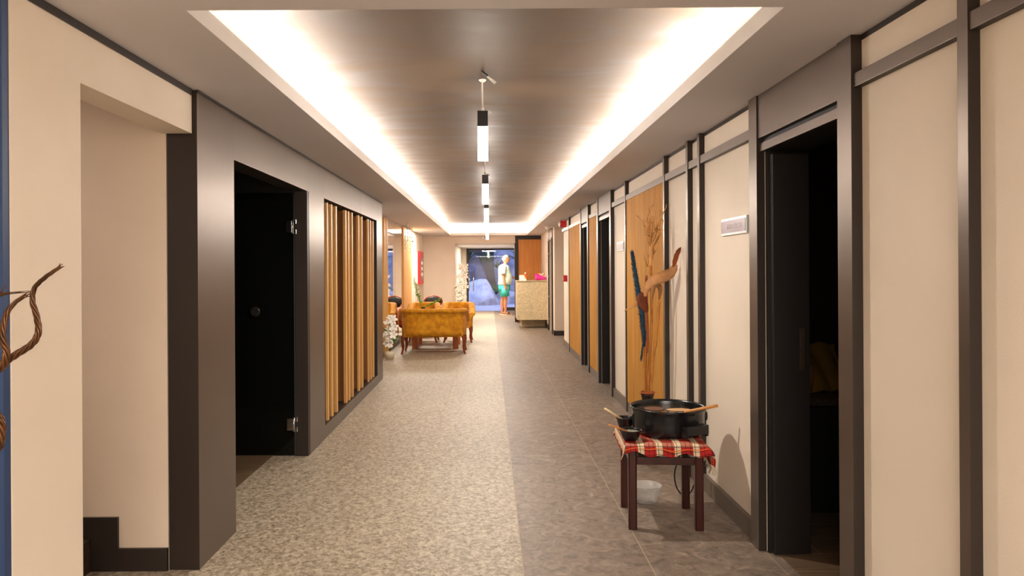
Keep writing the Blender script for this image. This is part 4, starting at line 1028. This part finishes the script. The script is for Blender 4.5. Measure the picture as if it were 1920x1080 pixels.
# black cable loop
q = [pt(1272, 822, 4.28), pt(1274, 852, 4.3), pt(1265, 885, 4.3), pt(1268, 912, 4.32), pt(1280, 928, 4.34), pt(1294, 924, 4.36), pt(1303, 905, 4.34), pt(1312, 888, 4.3), pt(1326, 872, 4.26)]
q[0].z = .42; q.append(pt(1331, 862, 4.22))
o = MB().tube(spline(q, 8), .0042, 8).build('power_cable', M['rubber']); tag(o, 'black cable looping down behind the stool legs', 'cable')
# vase and dried stems
VX, VY = 1.135, 5.12
vz = thing('floor_vase', (VX, VY, 0), 'dark glazed clay floor vase with terracotta rim behind the stool', 'vase')
MB().lathe([(0, 0), (.062, 0), (.085, .05), (.098, .12), (.09, .22), (.062, .33), (.038, .40), (.037, .43), (.046, .48), (.049, .492), (.042, .492), (.033, .43), (.034, .40), (.05, .33), (.07, .2), (.06, .02), (0, .02)], (VX, VY, 0), 40).build('body', M['clay'], vz)
MB().lathe([(.046, .490), (.054, .496), (.056, .503), (.050, .506), (.043, .500), (.044, .492), (.046, .490)], (VX, VY, 0), 40).build('rim', M['terracotta'], vz)
G = 'dried stems in the floor vase'
def stemp(l, Y=VY): return [pt(a_, b_, Y+(c_ if len(r_) else 0)) for (a_, b_, *r_) in l for c_ in ([r_[0]] if r_ else [0])]
# main cane with branching top
mc_ = thing('dried_branch', (VX, VY, .42), 'tall tan dried cane ending in a many fingered branching top', 'dried stem', G)
base = Vector((VX+.004, VY, .40))
mb = MB(); cp_ = [base, pt(1217, 690, VY), pt(1221, 620, VY-.01), pt(1222, 560, VY-.02), pt(1219.5, 500, VY-.02)]
mb.tube(spline(cp_, 6), .0095, 10); mb.build('cane', M['cane'], mc_)
mb = MB()
for k in range(7): c0 = pt(1219.5, 513-2.4*k, VY-.02); mb.lathe([(.010, -.004), (.0135, 0), (.010, .004)], c0, 14)
mb.build('binding', M['cane'], mc_)
mb = MB(); o0 = pt(1219.5, 500, VY-.02); tr = pt(1221, 462, VY-.02)
mb.tube(spline([o0, pt(1220, 480, VY-.02), tr], 4), [.010, .012, .014, .016, .017, .018, .018, .017, .016], 10)
ends = [((1216, 430), (1214, 408), (1222, 386), .008), ((1212, 445), (1210, 425), (1196, 405), .005), ((1226, 440), (1237, 412), (1250, 387), .009), ((1222, 440), (1224, 418), (1229, 398), .008), ((1231, 445), (1240, 430), (1244, 412), .007),
        ((1217, 440), (1219, 415), (1218, 394), .007), ((1213, 450), (1213, 428), (1211, 415), .007), ((1228, 450), (1233, 425), (1238, 402), .007), ((1224, 450), (1229, 432), (1228, 420), .007), ((1219, 448), (1222, 430), (1220, 410), .006), ((1230, 455), (1238, 438), (1236, 425), .006)]
rnd = random.Random(12)
for i, (m1, m2, e_, r_) in enumerate(ends):
    dy = rnd.uniform(-.06, .06)
    sp = spline([tr+Vector((0, 0, -.02)), pt(*m1, VY-.02+dy*.4), pt(*m2, VY-.02+dy), pt(*e_, VY-.02+dy*1.3)], 7); k = len(sp)
    mb.tube(sp, [r_*(1-.75*(q/(k-1)))*(1+.25*math.sin(q*2.3+i)) for q in range(k)], 8)
    for q in range(8, k, 3):
        d_ = Vector((rnd.uniform(-1, 1), rnd.uniform(-.6, .6), rnd.uniform(.3, 1))).normalized()*rnd.uniform(.02, .045); mb.tube([sp[q], sp[q]+d_*.6, sp[q]+d_], [.003, .003, .001], 5)
for i in range(5):
    s0 = pt(1214+3*i, 500-6*i, VY-.02); mb.tube([s0, s0+Vector((-.02+.01*i, 0, .05)), s0+Vector((-.03+.018*i, -.01, .10))], [.007, .006, .001], 6)
mb.build('branching_top', M['dry'], mc_)
# second cane with a leaf folded over its top
c2 = thing('dried_branch', (VX+.02, VY, .42), 'slanted bamboo like cane with a dried leaf hooked over its top', 'dried stem', G)
mb = MB(); cp_ = [Vector((VX+.014, VY-.012, .40)), pt(1224, 680, VY-.04), pt(1231, 630, VY-.05), pt(1235.5, 565, VY-.05)]
sp = spline(cp_, 8); mb.tube(sp, [.0085+(.0025 if i in (5, 6, 13, 14, 20) else 0) for i in range(len(sp))], 10); mb.build('cane', M['cane'], c2)
mb = MB()
for k in range(6): mb.lathe([(.009, -.004), (.0125, 0), (.009, .004)], pt(1235.5, 577-2.2*k, VY-.05), 14)
mb.build('binding', M['cane'], c2)
L1 = [pt(1236, 562, VY-.05), pt(1238, 545, VY-.05), pt(1234, 535, VY-.06), pt(1227, 536, VY-.08), pt(1224, 550, VY-.09), pt(1222, 568, VY-.09)]
sp = spline(L1, 5); k = len(sp)
MB().ribbon(sp, [Vector((.55, .35, .15)).normalized()*(.006+.022*math.sin(PI*min(1, q/(k-1)*1.02+.02))) for q in range(k)], .0012).build('hooked_leaf', M['dryleaf'], c2)
# big sweeping leaf
L2 = [pt(1209, 556, VY-.06), pt(1213, 540, VY-.07), pt(1226, 526, VY-.08), pt(1243, 519, VY-.09), pt(1258, 511, VY-.09), pt(1267, 496, VY-.09)]
sp = spline(L2, 6); k = len(sp); wv = []
for q in range(k):
    u = q/(k-1); d_ = (sp[min(q+1, k-1)]-sp[max(q-1, 0)]).normalized(); nrm = Vector((-d_.z, 0, d_.x)); wv.append((nrm+Vector((0, .55, 0)))*(.006+.032*math.sin(PI*(.06+.88*u**1.25)))*(1+.05*math.sin(q*1.7)))
bl = thing('dried_leaf', (VX, VY-.06, .6), 'large tan dried leaf sweeping right with a rust coloured curled tip', 'dried leaf', G)
MB().ribbon(sp, wv, .0015).build('blade', M['dryleaf'], bl)
sp = spline([pt(1264, 500, VY-.09), pt(1266, 488, VY-.10), pt(1270, 475, VY-.10), pt(1274, 466, VY-.09), pt(1279, 463, VY-.08)], 5); k = len(sp)
MB().ribbon(sp, [Vector((.9, .5, .3)).normalized()*(.012+.016*math.sin(PI*(q/(k-1))**.8))*(1+.06*math.sin(q*1.5)) for q in range(k)], .0015).build('curled_tip', mat('orange_rust_leaf', '#9a4c18', .6, var=.25), bl)
sp = spline([pt(1207, 548, VY-.05), pt(1204, 560, VY-.06), pt(1208, 576, VY-.06), pt(1212, 585, VY-.05)], 5); k = len(sp)
MB().ribbon(sp, [Vector((.9, .3, 0)).normalized()*(.006+.036*math.sin(PI*(.25+.72*q/(k-1)))) for q in range(k)], .0015).build('dark_lobe', M['rustleaf'], bl)
mb = MB(); mb.tube(spline([Vector((VX-.004, VY, .40)), pt(1211, 680, VY), pt(1210, 585, VY-.04)], 6), .005, 8); mb.build('stalk', M['cane'], bl)
# small leaf to the left
sp = spline([pt(1197, 572, VY-.05), pt(1188, 573, VY-.06), pt(1180, 577, VY-.06), pt(1171, 583, VY-.06)], 5); k = len(sp)
sl = thing('dried_leaf', (VX, VY-.06, .6), 'small narrow dried leaf pointing left across the blue plume', 'dried leaf', G)
MB().ribbon(sp, [Vector((.2, .5, .9)).normalized()*(.003+.009*math.sin(PI*q/(k-1))) for q in range(k)], .001).build('blade', M['dryleaf'], sl)
MB().tube(spline([Vector((VX-.02, VY-.01, .42)), pt(1205, 660, VY-.02), pt(1197, 572, VY-.05)], 6), .0025, 6).build('stalk', M['cane'], sl)
# pink stalk
ps = thing('seed_stalk', (VX, VY, .42), 'pinkish brown grainy seed stalk standing in the middle of the vase', 'dried stem', G)
mb = MB(); mb.tube(spline([Vector((VX-.012, VY+.008, .40)), pt(1211, 700, VY+.01), pt(1212, 660, VY+.01)], 5), .006, 8); mb.build('stalk', M['cane'], ps)
sp = spline([pt(1212, 662, VY+.01), pt(1212, 640, VY), pt(1211, 600, VY), pt(1211, 575, VY), pt(1212, 516, VY+.01)], 6); k = len(sp)
MB().tube(sp, [.006+.013*math.sin(PI*min(.97, (.12+.85*q/(k-1)))) for q in range(k)], 10).build('seed_head', M['pinkstalk'], ps)
# blue plume
bp_ = thing('pampas_plume', (VX, VY, .42), 'blue dyed feathery plume leaning left in the floor vase', 'dried stem', G)
sp0 = spline([Vector((VX-.02, VY, .40)), pt(1209, 690, VY-.02), pt(1207, 640, VY-.03)], 6); MB().tube(sp0, .004, 6).build('stalk', M['cane'], bp_)
sp = spline([pt(1208, 650, VY-.03), pt(1204, 600, VY-.04), pt(1197, 550, VY-.05), pt(1190, 505, VY-.05), pt(1186, 478, VY-.05)], 14); k = len(sp); mb = MB(); rnd = random.Random(4)
mb.tube(sp, [.006+.010*math.sin(PI*(q/(k-1))**.8) for q in range(k)], 8)
for q in range(2, k):
    ww = .010+.018*math.sin(PI*min(1, (q/(k-1))**.7)); 
    for _ in range(16):
        a_ = rnd.uniform(0, 2*PI); up = (sp[min(q+1, k-1)]-sp[q-1]).normalized(); d_ = Vector((math.cos(a_), math.sin(a_), 0))*ww+up*rnd.uniform(.02, .045)
        mb.tube([sp[q], sp[q]+d_*.6+Vector((0, 0, 0)), sp[q]+d_], [.0018, .0014, .0005], 3, cap=False)
spd = spline([pt(1206, 640, VY-.04), pt(1204, 655, VY-.05), pt(1202, 671, VY-.05)], 8)
for q in range(len(spd)):
    for _ in range(8):
        a_ = rnd.uniform(0, 2*PI); d_ = Vector((math.cos(a_)*.009, math.sin(a_)*.009, -.025)); mb.tube([spd[q], spd[q]+d_], [.0018, .0006], 3, cap=False)
pb = mb.build('plume', M['blueplume'], bp_)
# ================================================================== TWISTED BRANCHES AT LEFT
tv = thing('floor_vase', (-1.15, 1.5, 0), 'dark vase out of view holding the twisted bronze branches', 'vase'); bpy.data.objects.remove(tv)
TY = 1.62
tw = thing('twisted_branch', (-1.22, TY, 0), 'bronze twisted willow branches reaching in from the left edge', 'decorative branch')
def twist(pts, r, turns, nstr=4, taper=.35, name='strand'):
    sp = spline([pt(a_, b_, TY+c_) for a_, b_, c_ in pts], 12); k = len(sp)
    L_ = [0]
    for i in range(1, k): L_.append(L_[-1]+(sp[i]-sp[i-1]).length)
    for s_ in range(nstr):
        path = []; rad = []
        for i in range(k):
            d_ = (sp[min(i+1, k-1)]-sp[max(i-1, 0)]).normalized(); a_ = d_.cross(Vector((0, 1, 0))).normalized(); b_ = a_.cross(d_)
            tp = 1-(1-taper)*(i/(k-1)); ph = 2*PI*s_/nstr + L_[i]*turns
            fr_ = 1+1.6*max(0, (i-(k-8))/8); path.append(sp[i]+(a_*math.cos(ph)+b_*math.sin(ph))*r*tp*.70*fr_); rad.append(r*tp*.42/fr_**.8)
        MB().tube(path, rad, 8).build(name, M['goldtwist'], tw)
twist([(-70, 700, 0), (-25, 695, 0), (0, 684, 0), (30, 665, 0), (60, 645, 0), (72, 622, 0), (68, 590, .01), (61, 565, .01), (65, 540, .01), (85, 520, 0), (105, 506, 0), (117, 497, 0)], .0095, 62, 5)
twist([(-40, 700, -.01), (0, 690, -.01), (12, 665, -.02), (5, 630, -.02), (12, 590, -.01), (30, 566, 0), (58, 549, 0)], .010, 62, 5)
twist([(-60, 560, .01), (-10, 556, .01), (14, 550, .01), (58, 547, .01)], .006, 30, 3, .25)
twist([(-30, 580, .02), (-5, 556, .02), (4, 545, .02), (10, 534, .02)], .004, 30, 2, .3)
twist([(-40, 870, 0), (-8, 845, 0), (2, 812, 0), (-2, 785, 0), (-25, 760, 0), (-70, 700, 0)], .010, 62, 5, .9)
twist([(-120, 1400, 0), (-80, 1150, 0), (-40, 870, 0)], .014, 30, 4, .9)
twist([(-120, 1400, .02), (-130, 1050, .02), (-105, 800, .02), (-70, 700, 0), (-40, 700, -.01)], .014, 30, 4, .8)
vb = pt(-120, 1400, TY)
MB().lathe([(0, 0), (.08, 0), (.1, .1), (.06, .28), (.035, .36), (.04, .38), (.03, .38), (.0, .3)], (vb.x, TY+.01, 0), 24).build('base_vase', M['clay'], tw)
